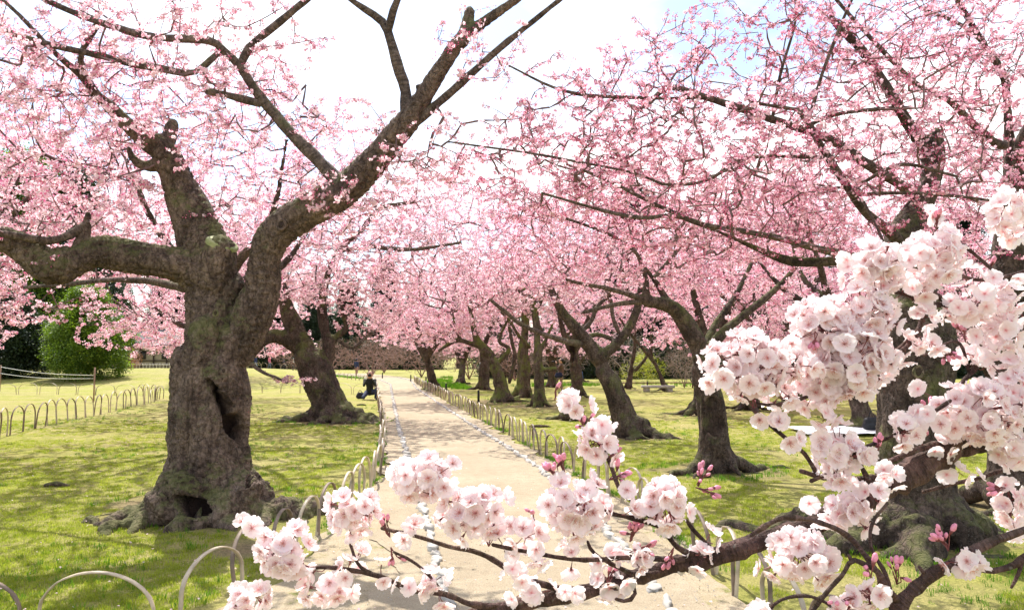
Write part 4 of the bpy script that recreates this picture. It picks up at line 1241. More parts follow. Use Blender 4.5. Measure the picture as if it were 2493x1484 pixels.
# middle-distance trees, traced
T7 = cherry('mossy cherry tree leaning to the left, first beyond the hoop fence', 
    [(1222, 978, 46, 28), (1218, 935, 36, 28), (1204, 893, 33, 28), (1184, 851, 29, 28)],
    [(200, .7, .7), (250, .6, .8), (330, 1.2, .9), (10, 1.4, .9), (80, .6, .5)],
    [[(1192, 865, 27, 28), (1161, 826, 20, 28), (1151, 784, 14, 28), (1140, 740, 10, 28)], [(1162, 842, 14, 28), (1118, 828, 13, 28), (1092, 838, 12, 27.8), (1069, 853, 11, 27.6)],
     [(1121, 829, 11, 28), (1108, 790, 9, 28), (1100, 750, 7, 28)], [(1205, 890, 14, 28.2), (1240, 850, 13, 28.4), (1215, 830, 10, 28.4), (1235, 780, 9, 28.5)]],
    [], [E(1130, 730, 28, 3.2, 2.5, 1.1, 420), E(1090, 610, 28, 3.6, 2.5, 1.7, 480), E(1150, 490, 28, 2.6, 2.5, 1.1, 170), E(1040, 790, 27.5, 2.2, 1.8, .7, 330), E(1200, 700, 28, 2, 2, 1.3, 180)], seed=21, voxel=.05, mat='bark_moss', gap=.14, near=False, tint=.05, nstr=1, r0=.004, lump=.06)
T8 = cherry('slender straight mossy trunk with a sawn side limb, right of the leaning mossy tree',
    [(1313, 988, 34, 25.5), (1313, 945, 28, 25.5), (1310, 890, 26, 25.5), (1308, 830, 24, 25.5), (1306, 780, 20, 25.5)],
    [(180, .5, .9), (230, .4, .9), (310, .5, .9), (0, .4, .8), (90, .4, .5)],
    [[(1307, 800, 22, 25.5), (1300, 750, 20, 25.5), (1285, 715, 22, 25.5), (1258, 705, 14, 25.5)], [(1304, 760, 16, 25.5), (1322, 720, 14, 25.5), (1340, 690, 10, 25.5)],
     [(1315, 902, 14, 25.5), (1340, 898, 13, 25.4), (1352, 897, 12, 25.4)], [(1310, 870, 12, 25.5), (1325, 835, 11, 25.6), (1345, 790, 9, 25.6)]],
    [], [E(1310, 690, 25.5, 2.4, 2.2, 1.0, 330), E(1330, 570, 25.5, 2.8, 2.2, 1.4, 330)], seed=22, voxel=.045, mat='bark_moss', gap=.14, near=False, tint=.1, nstr=1, r0=.004, lump=.05)
T9 = cherry('thick straight mossy trunk just left of the slender one',
    [(1274, 962, 38, 31.5), (1275, 920, 34, 31.5), (1275, 860, 31, 31.5), (1278, 800, 26, 31.5), (1279, 770, 22, 31.5)],
    [(180, .9, .8), (240, .6, .8), (330, .7, .9), (30, .5, .5)],
    [[(1279, 790, 22, 31.5), (1276, 740, 18, 31.5), (1260, 680, 14, 31.5)], [(1290, 845, 11, 31.3), (1262, 815, 10, 31), (1240, 780, 9, 31), (1212, 752, 7, 31)], [(1280, 780, 14, 31.5), (1305, 730, 11, 31.6), (1330, 690, 8, 31.8)]],
    [], [E(1270, 680, 31.5, 3.4, 3, 1.4, 420), E(1200, 560, 31.5, 4, 3, 2, 420)], seed=23, voxel=.055, mat='bark_moss', gap=.15, near=False, tint=.08, nstr=1, r0=.004)
T10 = cherry('hollowed dead-topped trunk behind the standing photographer',
    [(1405, 960, 34, 31), (1403, 925, 32, 31), (1399, 880, 31, 31), (1397, 845, 31, 31), (1396, 822, 30, 31)],
    [(200, .6, .8), (320, .6, .8), (20, .5, .5)],
    [[(1390, 850, 22, 31), (1372, 810, 16, 31), (1360, 760, 12, 31)], [(1405, 845, 18, 31), (1425, 790, 13, 31), (1450, 740, 9, 31)]],
    [], [E(1400, 720, 31, 3.0, 2.5, 1.2, 360), E(1450, 600, 31, 4, 3, 2, 420)], seed=24, voxel=.055, carve=[([at(1395, 838, 30.7), at(1393, 860, 30.7), at(1390, 880, 30.7)], .2, .18), ([at(1380, 900, 30.7), at(1378, 930, 30.7)], .12, .12)], gap=.15, near=False, tint=.15, nstr=1, r0=.004)
T11 = cherry('dark double-stemmed tree farther back beside the end of the fence',
    [(1178, 945, 32, 38), (1178, 910, 28, 38), (1176, 870, 24, 38), (1172, 840, 20, 38)],
    [(190, .9, .8), (330, .9, .8)], [[(1173, 850, 18, 38), (1160, 800, 13, 38), (1150, 740, 9, 38)], [(1175, 850, 14, 38), (1195, 800, 11, 38), (1215, 740, 8, 38)], [(1240, 930, 12, 37), (1253, 870, 11, 37), (1246, 830, 10, 37), (1235, 770, 8, 37)]],
    [], [E(1180, 740, 38, 4, 3, 1.6, 420)], seed=25, voxel=.06, gap=.16, near=False, tint=.1, nstr=0, r0=.005)
T12 = cherry('thin two-stemmed tree beside the yellow-flowering shrub',
    [(1531, 946, 18, 39), (1534, 910, 15, 39), (1540, 872, 13, 39)],
    [(190, .7, .9), (330, .7, .9)], [[(1540, 880, 12, 39), (1546, 830, 10, 39), (1540, 770, 8, 39)], [(1548, 900, 10, 39), (1574, 868, 9, 39), (1592, 820, 7, 39)]],
    [], [E(1550, 760, 39, 3.5, 3, 1.2, 300)], seed=26, voxel=.06, gap=.16, near=False, tint=.25, nstr=0, r0=.005)
T13 = cherry('thin cherry tree slanting to the left behind the stone bench',
    [(1620, 952, 18, 37), (1608, 915, 14, 37), (1590, 875, 13, 37)],
    [(200, .7, .9), (340, .7, .9)], [[(1592, 880, 12, 37), (1560, 842, 10, 37), (1531, 808, 8, 37), (1500, 760, 6, 37)], [(1586, 870, 10, 37), (1584, 820, 8, 37), (1600, 760, 6, 37)]],
    [], [E(1580, 750, 37, 3.5, 3, 1.3, 300), E(1640, 820, 36, 1.2, 1.2, .6, 60)], seed=27, voxel=.055, gap=.16, near=False, tint=.3, nstr=0, r0=.005)
T15 = cherry('dark-rooted cherry trunk standing directly behind the scarred tree',
    [(1712, 1006, 60, 22), (1712, 950, 50, 22), (1716, 890, 44, 22), (1722, 830, 38, 22)],
    [(180, 1.1, .8), (200, .8, .8), (330, .6, .8), (20, 1.1, .6)], [[(1720, 840, 34, 22), (1760, 780, 24, 22), (1800, 700, 16, 22)], [(1720, 840, 28, 22), (1700, 760, 20, 22), (1680, 680, 14, 22)]],
    [], [E(1740, 660, 22, 2.6, 2.5, 1.2, 380)], seed=28, voxel=.05, gap=.14, near=False, tint=.3, nstr=1, r0=.004)

# stump
st = W([(1396, 1022, 62, 20), (1396, 1004, 50, 20), (1394, 975, 46, 20)])
b0 = (st[0, 0], 20.0, 0.0)
t = thing('tree_stump', 'dark sawn-off stump with one long root on the right lawn', 'tree stump', b0)
st[0, 2] = 0
o = wood(t, 'stump_wood', bole(st, [(182, 1.0, .8), (230, .3, .7), (320, .3, .8), (30, .4, .6)], 31, .2, 1.0), .03, M['bark_dark'], disp=.015, lump=.02)

# ------------------------------------------------------------------ the mass of cherry trees further off: three grown, then copied
def wild_cherry(seed, label, h=6.0, sp=3.4, n=900, tint=.1, pos=(0, 0), zlow=1.5):
    r = np.random.default_rng(seed)
    z0 = float(gh(*pos)); base = np.array([pos[0], pos[1], z0])
    t = thing('cherry_tree', label, 'tree', tuple(base), 'old cherry trees')
    hf = r.uniform(1.5, 2.0); lean = r.normal(0, .25, 2)
    C = np.array([[0, 0, -.05, .30], [lean[0] * .3, lean[1] * .3, hf * .35, .24], [lean[0], lean[1], hf * .8, .23], [lean[0] * 1.2, lean[1] * 1.2, hf, .2]]); C[:, :3] += base
    st = bole(C, [(a + r.uniform(-20, 20), r.uniform(.6, 1.1), .8) for a in range(0, 360, 72)], seed, .5, nstr=0)
    top = C[-1]; LW = []
    for k in range(6):
        a = k * 1.05 + r.uniform(-.3, .3); rr = r.uniform(.45, .8) * sp; zz = r.uniform(.35, .75) * (h - hf)
        P = [[*top[:3] - (0, 0, .3), .15], [*(top[:3] + (math.cos(a) * rr * .3, math.sin(a) * rr * .3, zz * .35)), .11],
             [*(top[:3] + (math.cos(a + .2) * rr * .65, math.sin(a + .2) * rr * .65, zz * .6)), .075], [*(top[:3] + (math.cos(a + .1) * rr, math.sin(a + .1) * rr, zz)), .035]]
        LW.append(resample(np.array(P), .12))
    wood(t, 'trunk', st + LW, .06, M['bark_dark'], disp=.02, lump=.05, smooth=2)
    at_ = np.vstack([ell(base + (0, 0, hf + (h - hf) * .55), (sp, sp, (h - hf) * .55), int(n * .8), .12), ell(base + (0, 0, hf + .7), (sp * .95, sp * .95, .7), int(n * .2))])
    at_ = at_[at_[:, 2] > base[2] + zlow]
    crown(t, 'blossoms', skel_nodes(LW, .2, .15), at_, gap=.13, near=False, tint=tint, r0=.004, twigmat=M['twig_far'], step=.35, jit=.14)
    return t
def copy_tree(o, parent=None):
    c = o.copy(); COL.objects.link(c)
    if parent is not None: c.parent = parent
    for ch in list(o.children): copy_tree(ch, c)
    return c
wilds = [wild_cherry(101, 'pale pink cherry crown hanging in from the left edge above the dark bushes', 7.0, 3.7, 1200, .10, (-12.2, 13.5)),
         wild_cherry(102, 'pink cherry tree behind the scarred trunk and near white blossoms', 7.4, 3.9, 1200, .14, (7.6, 24.0)),
         wild_cherry(103, 'pale cherry tree standing behind the huge twisted trunk, far back', 7.0, 3.8, 1200, .0, (-11.6, 30.0))]
high = wild_cherry(104, 'high-crowned pink cherry tree standing right behind the huge twisted trunk', 7.6, 4.1, 1300, .10, (-6.3, 15.6), 3.1)
c = copy_tree(high); c.location = (-10.3, 12.0, 0); c.rotation_euler = (0, 0, 2.0); c['label'] = 'high pink cherry crown reaching in over the lawn from the left edge'
spots = [(-18.6, 21, 0, 'wide pink cherry crown at the left edge above the hoop fence'), (-9.6, 23.0, 1, 'pink cherry tree standing behind the huge twisted trunk'),
         (2.2, 41, 2, 'pale cherry tree in the back row, between the slender trunks'), (-22.5, 27, 1, 'cherry crown at the left edge behind the rope posts'),
         (10.5, 34, 0, 'pink cherry tree right of the slanting thin tree'), (10.2, 27, 1, 'pink cherry tree right of the scarred trunk, far back'),
         (8.2, 17.5, 0, 'cherry tree with deep pink crown behind the near white sprays'), (13.6, 21, 2, 'cherry tree between the broad trunk and the right edge'),
         (16.5, 30, 1, 'far cherry tree at the right edge'), (12.5, 38, 0, 'distant cherry tree behind the row on the right'), (-3.2, 47, 1, 'distant cherry tree at the end of the path, right side'),
         (4.5, 50, 1, 'last cherry tree before the dark wood, right of the path'), (20, 42, 2, 'far cherry tree behind the right edge of the lawn'), (-3.9, 37.5, 0, 'pink cherry tree behind the leaning mossy tree'), (-16.5, 44, 2, 'cherry tree on the grass mound behind the huge trunk')]
for x, y, k, lab in spots:
    c = copy_tree(wilds[k]); s = random.uniform(.9, 1.12)
    c.location = (x, y, float(gh(x, y)) - .02); c.rotation_euler = (0, 0, random.uniform(0, 6.28)); c.scale = (s, s, s * random.uniform(.95, 1.08)); c['label'] = lab
# ------------------------------------------------------------------ evergreens, bushes and bare shrubs
M['leaf_dark'] = leaf_mat('evergreen_leaves', (0.012, 0.022, 0.012), (0.045, 0.070, 0.025), 0.15)
M['leaf_conifer'] = leaf_mat('conifer_needles', (0.008, 0.014, 0.010), (0.028, 0.042, 0.022), 0.08, False)
M['leaf_bush'] = leaf_mat('broad_leaves', (0.045, 0.085, 0.012), (0.21, 0.29, 0.035), 0.4)
M['leaf_yellow'] = leaf_mat('yellow_leaves', (0.22, 0.25, 0.04), (0.48, 0.46, 0.08), 0.4)
M['leaf_red'] = leaf_mat('reddish_leaves', (0.20, 0.07, 0.05), (0.36, 0.16, 0.10), 0.3)
def leaf_clump(seed, n, rad, ln, wd):
    r = np.random.default_rng(seed); A = Acc()
    for k in range(n):
        c = r.normal(0, rad * .5, 3); d = r.normal(0, 1, 3) + c / rad; ax, u, v = frame_from(d)
        L = ln * r.uniform(.7, 1.2); w = wd * r.uniform(.7, 1.2)
        A.add([c, c + ax * L * .5 + u * w + v * L * .05, c + ax * L, c + ax * L * .5 - u * w + v * L * .05], [(0, 1, 2, 3)])
    return A
CL = {}
for nm, mat, n, rad, ln, wd in (('dark', 'leaf_dark', 34, .34, .17, .045), ('conifer', 'leaf_conifer', 40, .45, .30, .035), ('bush', 'leaf_bush', 34, .26, .15, .04), ('yellow', 'leaf_yellow', 22, .16, .06, .02), ('red', 'leaf_red', 26, .2, .08, .02)):
    CL[nm] = [proto('%s_leaf_clump_%s' % (nm, 'ab'[k]), leaf_clump(200 + k, n, rad, ln, wd), [M[mat]], False) for k in range(2)]

def leafy(name, label, cat, pos, w, h, nlobe, nclump, kind, seed, trunk=True, group=None, z0=.0, scl=1.0):
    r = np.random.default_rng(seed)
    z = float(gh(*pos)); base = np.array([pos[0], pos[1], z]); t = thing(name, label, cat, tuple(base), group)
    pts = []
    for k in range(nlobe):
        f = (k + .5) / nlobe; a = k * 2.4
        env = (math.sin(min(1, f * 1.15 + .18) * math.pi) ** .6) if kind != 'conifer' else (1 - f) ** .8 + .12
        rr = w * .5 * env * r.uniform(.25, .7)
        c = base + (math.cos(a) * rr, math.sin(a) * rr, z0 + (h - z0) * (.12 + .78 * f))
        s = w * r.uniform(.17, .28) * (1 - .35 * f)
        pts.append(ell(c, (s, s, s * r.uniform(.7, 1.1)), nclump // nlobe, .55))
    P = np.vstack(pts); P = P[P[:, 2] > z + .05]; n = len(P)
    if trunk:
        C = np.array([[0, 0, -.1, w * .05 + .1], [r.normal(0, .1), r.normal(0, .1), h * .4, w * .035 + .06], [r.normal(0, .3), r.normal(0, .3), h * .85, .05]]); C[:, :3] += base
        wood(t, 'trunk', [resample(C, .4)], .12, M['bark'], disp=.02, smooth=1)
    scatter('foliage', P, np.stack([rng.uniform(-.6, .6, n), rng.uniform(-.6, .6, n), rng.uniform(0, 6.28, n)], 1), rng.uniform(.75, 1.3, n) * scl, CL[kind], parent=t)
    return t

wood_src = [leafy('evergreen_tree', 'tall dark conifer in the wood behind the grass mound', 'tree', (-38, 100), 8, 20, 22, 1500, 'conifer', 301, group='dark wood beyond the garden', scl=1.5),
            leafy('evergreen_tree', 'dark round-headed evergreen at the back left of the wood', 'tree', (-52, 92), 11, 17, 16, 1500, 'dark', 302, group='dark wood beyond the garden', scl=1.6),
            leafy('evergreen_tree', 'dark evergreen at the back of the right lawn', 'tree', (8, 72), 10, 11, 14, 1400, 'dark', 303, group='dark wood beyond the garden', scl=1.5)]
r_ = np.random.default_rng(5)
def wood_row(n, x0, x1, y0, y1, kinds, s0, s1, lab):
    for k in range(n):
        c = copy_tree(wood_src[kinds[k % len(kinds)]]); x = x0 + (x1 - x0) * (k + .5) / n + r_.uniform(-1, 1); y = r_.uniform(y0, y1)
        s = r_.uniform(s0, s1); c.location = (x, y, float(gh(x, y)) - .1); c.scale = (s, s, s * r_.uniform(.9, 1.1)); c.rotation_euler = (0, 0, r_.uniform(0, 6.28)); c['label'] = lab
wood_row(16, -84, -6, 98, 108, (1, 0, 1), .72, .92, 'dark evergreen in the wood behind the mound and the left lawn')
wood_row(6, -80, -28, 112, 125, (0, 1), .8, 1.0, 'dark tall evergreen in the back row of the wood')
wood_row(12, -4, 66, 66, 78, (2, 2, 0), .75, 1.05, 'dark evergreen in the row behind the right lawn')
wood_row(5, 10, 70, 84, 96, (0, 1), .7, .9, 'dark tall evergreen behind the row on the right')
wood_row(4, -62, -36, 62, 74, (1,), .9, 1.1, 'dark evergreen behind the bushes at the left edge')

# clipped dark hedge closing the lawns
def hedge(label, x0, x1, y, h, n, seed):
    r = np.random.default_rng(seed)
    t = thing('hedge', label, 'hedge', ((x0 + x1) / 2, y, float(gh((x0 + x1) / 2, y))))
    P = np.stack([r.uniform(x0, x1, n), y + r.uniform(-.9, .9, n), h * r.uniform(0, 1, n) ** .8], 1); P[:, 2] += gh(P[:, 0], P[:, 1])
    scatter('foliage', P, r.uniform(-1, 3, (n, 3)), r.uniform(1.1, 1.8, n), CL['dark'], parent=t)
    Cv = np.stack([np.linspace(x0, x1, 20), np.full(20, y), gh(np.linspace(x0, x1, 20), np.full(20, y)) + .2, np.full(20, .12)], 1)
    V, Q, T = tube(Cv, 6); link('stems', mesh_np('stems', V - np.array(t.location), Q, T), M['twig_far'], t, 'stuff')
hedge('dark hedge closing the back of the right lawn', -2, 48, 58, 2.6, 4200, 1)
hedge('dark hedge along the wood behind the grass mound', -62, -9, 96, 3.2, 3600, 2)
leafy('round_bush', 'big bright green glossy bush at the left of the lawn', 'bush', (-26.2, 46), 7.0, 5.4, 18, 2600, 'bush', 311, False)
leafy('round_bush', 'dark evergreen bush left of the bright green one', 'bush', (-31.5, 47), 6.0, 5.2, 14, 1500, 'dark', 312, False)
leafy('round_bush', 'dark bush at the very left edge behind the rope', 'bush', (-36.5, 48), 6.5, 4.6, 14, 1400, 'dark', 313, False)
leafy('evergreen_tree', 'yellow-green evergreen rising behind the pink blossom at the upper left', 'tree', (-41, 62), 13, 19, 22, 2400, 'bush', 314, True, scl=1.5)
leafy('yellow_shrub', 'small yellow-flowering shrub beside the thin two-stemmed tree', 'shrub', (7.5, 42.5), 2.8, 1.9, 12, 250, 'yellow', 315, False, z0=.4, scl=.8)
leafy('red_shrub', 'reddish shrub in front of the house roof', 'shrub', (-36.5, 70), 3.2, 3.2, 10, 500, 'red', 316, False, scl=1.1)

M['bare'] = simple('bare_shoots', (0.27, 0.165, 0.135), 0.9, 0.3, 3)
M['bare_grey'] = simple('bare_grey_shoots', (0.24, 0.19, 0.16), 0.9, 0.3, 3)
def bare_shrub(label, pos, w, h, n, mat, seed):
    r = np.random.default_rng(seed); z = float(gh(*pos)); base = np.array([*pos, z])
    t = thing('bare_shrub', label, 'shrub', tuple(base), 'bare shrubs at the back of the lawns')
    sk = []; 
    for k in range(5):
        a = k * 1.26; l = resample(np.array([[*base, .05], [*(base + (math.cos(a) * w * .12, math.sin(a) * w * .12, h * .3)), .03], [*(base + (math.cos(a) * w * .3, math.sin(a) * w * .3, h * .5)), .02]]), .15)
        sk.append(l); V, Q, T = tube(l, 6); link('stem', mesh_np('stem', V - base, Q, T), mat, t)
    at_ = ell(base + (0, 0, h * .55), (w * .5, w * .5, h * .5), n, .1); at_ = at_[at_[:, 2] > z + .15]
    N, par, cnt, paths = grow(np.vstack(sk)[:, :3], at_, step=.3, jit=.12)
    me = twig_mesh('twigs', N, cnt, paths, .0055); co = np.empty(len(me.vertices) * 3, np.float32); me.vertices.foreach_get('co', co)
    me.vertices.foreach_set('co', (co.reshape(-1, 3) - base).astype(np.float32).ravel()); link('twigs', me, mat, t, 'stuff')
    return t
bs = [bare_shrub('reddish bare shrub behind the end of the path', (-12.0, 64), 6, 3.6, 1700, M['bare'], 1), bare_shrub('grey bare shrub at the back of the right lawn', (3.0, 50), 5, 3.4, 1300, M['bare_grey'], 2)]
for x, y, k, lab in ((-17, 70, 0, 'reddish bare shrub left of the path end'), (-7.5, 62, 0, 'reddish bare shrub right of the path end'), (-3.2, 56, 0, 'reddish bare shrub behind the far hoop fence'), (-13, 76, 0, 'pinkish bare shrub farther behind the path end'),
                     (8, 52, 1, 'grey bare shrub behind the yellow shrub'), (12, 50, 1, 'grey bare shrub behind the stone bench'), (.2, 53, 0, 'reddish bare shrub behind the dark double-stemmed tree'), (17, 54, 1, 'grey bare shrub right of the stone bench'), (22.5, 52, 1, 'grey bare shrub near the right edge'), (9.2, 40.0, 1, 'small grey bare shrub right of the bench'), (-22, 78, 0, 'reddish bare shrub near the walking people')):
    c = copy_tree(bs[k]); c.location = (x, y, float(gh(x, y))); c.rotation_euler = (0, 0, r_.uniform(0, 6.28)); c['label'] = lab
    s_ = r_.uniform(.7, 1.15); c.scale = (s_, s_, s_ * r_.uniform(.8, 1.2))
    if y == 40.0: c.scale = (.45, .45, .75)

# green daffodil leaves in strips
n = 3400
a = rng.uniform(0, 1, n); y = np.where(a < .45, rng.uniform(36, 60, n), np.where(a < .9, rng.uniform(41.5, 46, n), rng.uniform(56, 62, n)))
x = np.where(a < .45, fence_r(y) + rng.uniform(.5, 2.6, n), np.where(a < .9, rng.uniform(0, 24, n), rng.uniform(-16, -11, n)))
k = off_path(x, y, .3) & (fbm(np.stack([x * .5, y * .5, x * 0], 1), 2) > -.18); x, y = x[k], y[k]
big = [proto('daffodil_leaves', tuft(77, 12, .26, .10, .010), [M['grass_lush']])]
scatter('daffodil_leaves', np.stack([x, y, gh(x, y)], 1), np.stack([x * 0, x * 0, rng.uniform(0, 6, len(x))], 1), rng.uniform(.5, 1.05, len(x)), big)

# ------------------------------------------------------------------ house, bench, posts, sheet
M['plaster'] = simple('old_plaster', (0.42, 0.36, 0.27), .9, .15, 2)
M['timber'] = simple('dark_timber', (0.07, 0.05, 0.04), .8, .3, 5)
M['roof_tile'] = simple('grey_roof_tiles', (0.085, 0.085, 0.09), .6, .3, 4)
M['window_paper'] = simple('window_dark', (0.05, 0.05, 0.055), .5, .2, 3)  # near-black grey for the panes, slightly mottled
M['lattice'] = simple('bamboo_lattice', (0.50, 0.46, 0.38), .7, .2, 4)
hb = np.array([-38.0, 88.0, float(gh(-38, 88))])
t = thing('garden_house', 'low Japanese garden house with dark tiled roof far left behind the thick trunk', 'house', tuple(hb))
def part(par, name, boxes, mat):
    A = Acc()
    for bx in boxes: A.add(*box(*bx))
    return link(name, A.mesh(name, False), mat, par)
part(t, 'wall', [(0, 0, 1.4, 12, 5, 2.8)], M['plaster'])
for x in np.arange(-6, 6.1, 1.5): part(t, 'timber_post', [(x, -2.54, 1.4, .16, .1, 2.8)], M['timber'])
for z in (.25, 1.1, 2.7): part(t, 'rail', [(0, -2.53, z, 12, .07, .12)], M['timber'])
for x in (-4.5, -1.5, 1.5, 4.5):
    wdw = part(t, 'window', [(x, -2.52, 1.75, 1.2, .06, .95)], M['timber'])
    for dx in (-.3, .3): part(wdw, 'pane', [(x + dx, -2.56, 1.75, .5, .03, .8)], M['window_paper'])
def gable(par, w, dpt, z0, z1, over, mat):
    A = Acc(); nx = 34
    for s in (-1, 1):
        V = []; 
        for i in range(nx + 1):
            x = -w / 2 - over + (w + 2 * over) * i / nx
            for j in range(9):
                f = j / 8; yv = s * (dpt / 2 + over) * (1 - f); z = z0 + (z1 - z0) * (f ** 1.25) + (.05 if i % 2 else 0)
                V.append((x, yv, z))
        i = np.arange((nx + 1) * 9).reshape(nx + 1, 9)
        A.add(V, np.stack([i[:-1, :-1], i[:-1, 1:], i[1:, 1:], i[1:, :-1]], -1).reshape(-1, 4))
    A.add(*box(0, 0, z1 + .08, w + 2 * over, .35, .3)); A.add(*box(0, -dpt / 2 - over, z0 - .06, w + 2 * over, .12, .14)); A.add(*box(0, dpt / 2 + over, z0 - .06, w + 2 * over, .12, .14))
    for s in (-1, 1):
        A.add([(s * w / 2, -dpt / 2, z0), (s * w / 2, dpt / 2, z0), (s * w / 2, 0, z1)], None, [(0, 1, 2)])
    return link('roof', A.mesh('roof', False), mat, par)
gable(t, 12, 5, 2.75, 5.0, .9, M['roof_tile'])
# lattice fence before the house
lf = thing('lattice_fence', 'pale bamboo lattice fence in front of the garden house', 'fence', (-38, 80, float(gh(-38, 80))))
for k in range(40):
    V, Q, T = tube(np.array([[-7 + k * .36, 0, 0, .03], [-7 + k * .36 + .2, 0, .85, .03]]), 5); link('slat', mesh_np('slat', V, Q, T), M['lattice'], lf)
    V, Q, T = tube(np.array([[-7 + k * .36 + .2, .05, 0, .03], [-7 + k * .36, .05, .85, .03]]), 5); link('slat', mesh_np('slat', V, Q, T), M['lattice'], lf)
for z in (.2, .7): V, Q, T = tube(np.array([[-7.1, .03, z, .035], [7.5, .03, z, .035]]), 5); link('rail', mesh_np('rail', V, Q, T), M['lattice'], lf)

# stone bench
bb = np.array([7.05, 36.2, float(gh(7.05, 36.2))])
t = thing('stone_bench', 'low grey stone bench at the back of the right lawn', 'bench', tuple(bb))
A = Acc(); A.add(*box(0, 0, .25, 1.55, .5, .12)); link('seat', A.mesh('seat', False), M['stone'], t)
for x in (-.55, .55): A = Acc(); A.add(*box(x, 0, .095, .25, .4, .19)); link('leg', A.mesh('leg', False), M['stone'], t)
# rope barrier at the left
M['post_wood'] = simple('post_wood', (0.30, 0.19, 0.13), .8, .3, 6)
M['rope'] = simple('white_rope', (0.75, 0.75, 0.72), .8, .1, 6)
t = thing('rope_barrier', 'two white ropes strung between brown posts at the left of the lawn', 'barrier', (-15.9, 28.5, 0))
pts = [(-15.9, 28.5), (-25.3, 37.0), (-33, 44)]
for x, y in pts:
    V, Q, T = tube(np.array([[x + 15.9, y - 28.5, -.1, .03], [x + 15.9, y - 28.5, 1.28, .028]]), 8); link('post', mesh_np('post', V, Q, T), M['post_wood'], t)
for z in (.86, .98):
    for (xa, ya), (xb, yb) in zip(pts[:-1], pts[1:]):
        tt = np.linspace(0, 1, 12); P = np.stack([xa + (xb - xa) * tt + 15.9, ya + (yb - ya) * tt - 28.5, z - .10 * np.sin(tt * math.pi) + .2 * tt * (z > .9), np.full(12, .011)], 1)
        V, Q, T = tube(P, 5); link('rope', mesh_np('rope', V, Q, T), M['rope'], t)
# black posts beside the far fence
M['black_post'] = simple('tarred_post', (0.02, 0.02, 0.02), .7, .3, 6)
ORD = ['leftmost', 'second', 'third', 'fourth', 'fifth', 'rightmost']
for k, (px, py) in enumerate([(905, 913), (931, 915), (1000, 923), (1037, 929), (1086, 952), (1165, 975)]):
    g_ = gnd(px, py + 6); x, y = float(g_[0]), float(g_[1])
    V, Q, T = tube(np.array([[0, 0, -.05, .045], [0, 0, .44, .04], [0, 0, .47, .025]]), 8)
    o = link('short_post', mesh_np('short_post', V, Q, T), M['black_post'], loc=(x, y, float(gh(x, y))))
    o['label'] = ORD[k] + ' of the short black posts in the hoop fence by the far path end'; o['category'] = 'post'; o['group'] = 'short black posts along the far fence'
# low rail
t = thing('low_rail_fence', 'low brown wooden rail on posts at the back of the right lawn', 'fence', (6.2, 39.8, 0))
for x in (0, 1.0, 3.4, 5.6, 8, 10.4, 12.8):
    V, Q, T = tube(np.array([[x, 0, -.05, .045], [x, 0, .38, .04]]), 7); link('post', mesh_np('post', V, Q, T), M['timber'], t)
V, Q, T = tube(np.array([[-1, 0, .3, .03], [6, .02, .31, .028], [14, 0, .3, .03]]), 7); link('rail', mesh_np('rail', V, Q, T), M['post_wood'], t)
# picnic sheet and things on it
M['sheet'] = simple('white_sheet', (0.78, 0.80, 0.83), .5, .06, 3)
M['cloth_black'] = simple('black_cloth', (0.018, 0.018, 0.022), .7, .4, 12)
gx, gy = np.meshgrid(np.linspace(0, 1.95, 30), np.linspace(0, 1.7, 24))
gz = .035 + .02 * fbm(np.stack([gx.ravel() * 3, gy.ravel() * 3, gx.ravel() * 0], 1), 3).reshape(gx.shape)
i = np.arange(gx.size).reshape(gx.shape)
base = (6.25, 15.9, float(gh(7, 16.7)))
o = link('picnic_sheet', mesh_np('picnic_sheet', np.stack([gx + .1 * gy, gy, gz + .03], -1).reshape(-1, 3), np.stack([i[:-1, :-1], i[:-1, 1:], i[1:, 1:], i[1:, :-1]], -1).reshape(-1, 4)), M['sheet'], loc=base)
md = o.modifiers.new('thickness', 'SOLIDIFY'); md.thickness = .006
o['label'] = 'pale picnic sheet spread on the right lawn behind the white blossoms'; o['category'] = 'picnic sheet'
t = thing('picnic_bag', 'black bag with a raised handle standing on the picnic sheet', 'bag', (7.95, 16.5, base[2] + .07))
V, N_, Q, T = fuse([np.array([[-.16, 0, .10, .10], [.16, 0, .10, .10]]), np.array([[-.14, 0, .2, .09], [.14, 0, .2, .09]])], .02, 3)
link('body', mesh_np('body', V, Q, T), M['cloth_black'], t)
V, Q, T = tube(resample(np.array([[-.12, 0, .26, .01], [-.06, 0, .42, .01], [.06, 0, .42, .01], [.12, 0, .26, .01]]), .03), 6); link('handle', mesh_np('handle', V, Q, T), M['cloth_black'], t)
# slabs and dead sticks on the lawns
for px, py, L_ in ((112, 1181, .28), (1290, 1040, .5), (870, 986, .3)):
    g_ = gnd(px, py); P = [[0, 0, .02, .03], [L_ * .4, .05, .035, .035], [L_ * .8, -.02, .03, .03], [L_, .04, .01, .015]]
    V, Q, T = tube(resample(np.array(P), .05), 7, True, True, .1)
    o = link('dead_root', mesh_np('dead_root', V, Q, T, True, {'along': ('FLOAT', np.zeros(len(V))), 'hollow': ('FLOAT', np.zeros(len(V)))}), M['bark'], loc=(g_[0], g_[1], float(gh(g_[0], g_[1]))))
    o['label'] = {112: 'short dark piece of root lying alone on the near left lawn', 1290: 'dark stick of root lying behind the right hoop fence', 870: 'root piece lying behind the leaning tree near the path'}[px]; o['category'] = 'root'

# ------------------------------------------------------------------ people
M['skin'] = simple('skin', (0.55, 0.34, 0.25), .6, .08, 10)
M['hair'] = simple('black_hair', (0.012, 0.010, 0.010), .5, .3, 40)
CLO = {}
def cloth(col):
    k = 'cloth_%02x%02x%02x' % tuple(int(c * 255) for c in col)
    if k not in CLO: CLO[k] = simple(k, col, .85, .2, 9)
    return CLO[k]

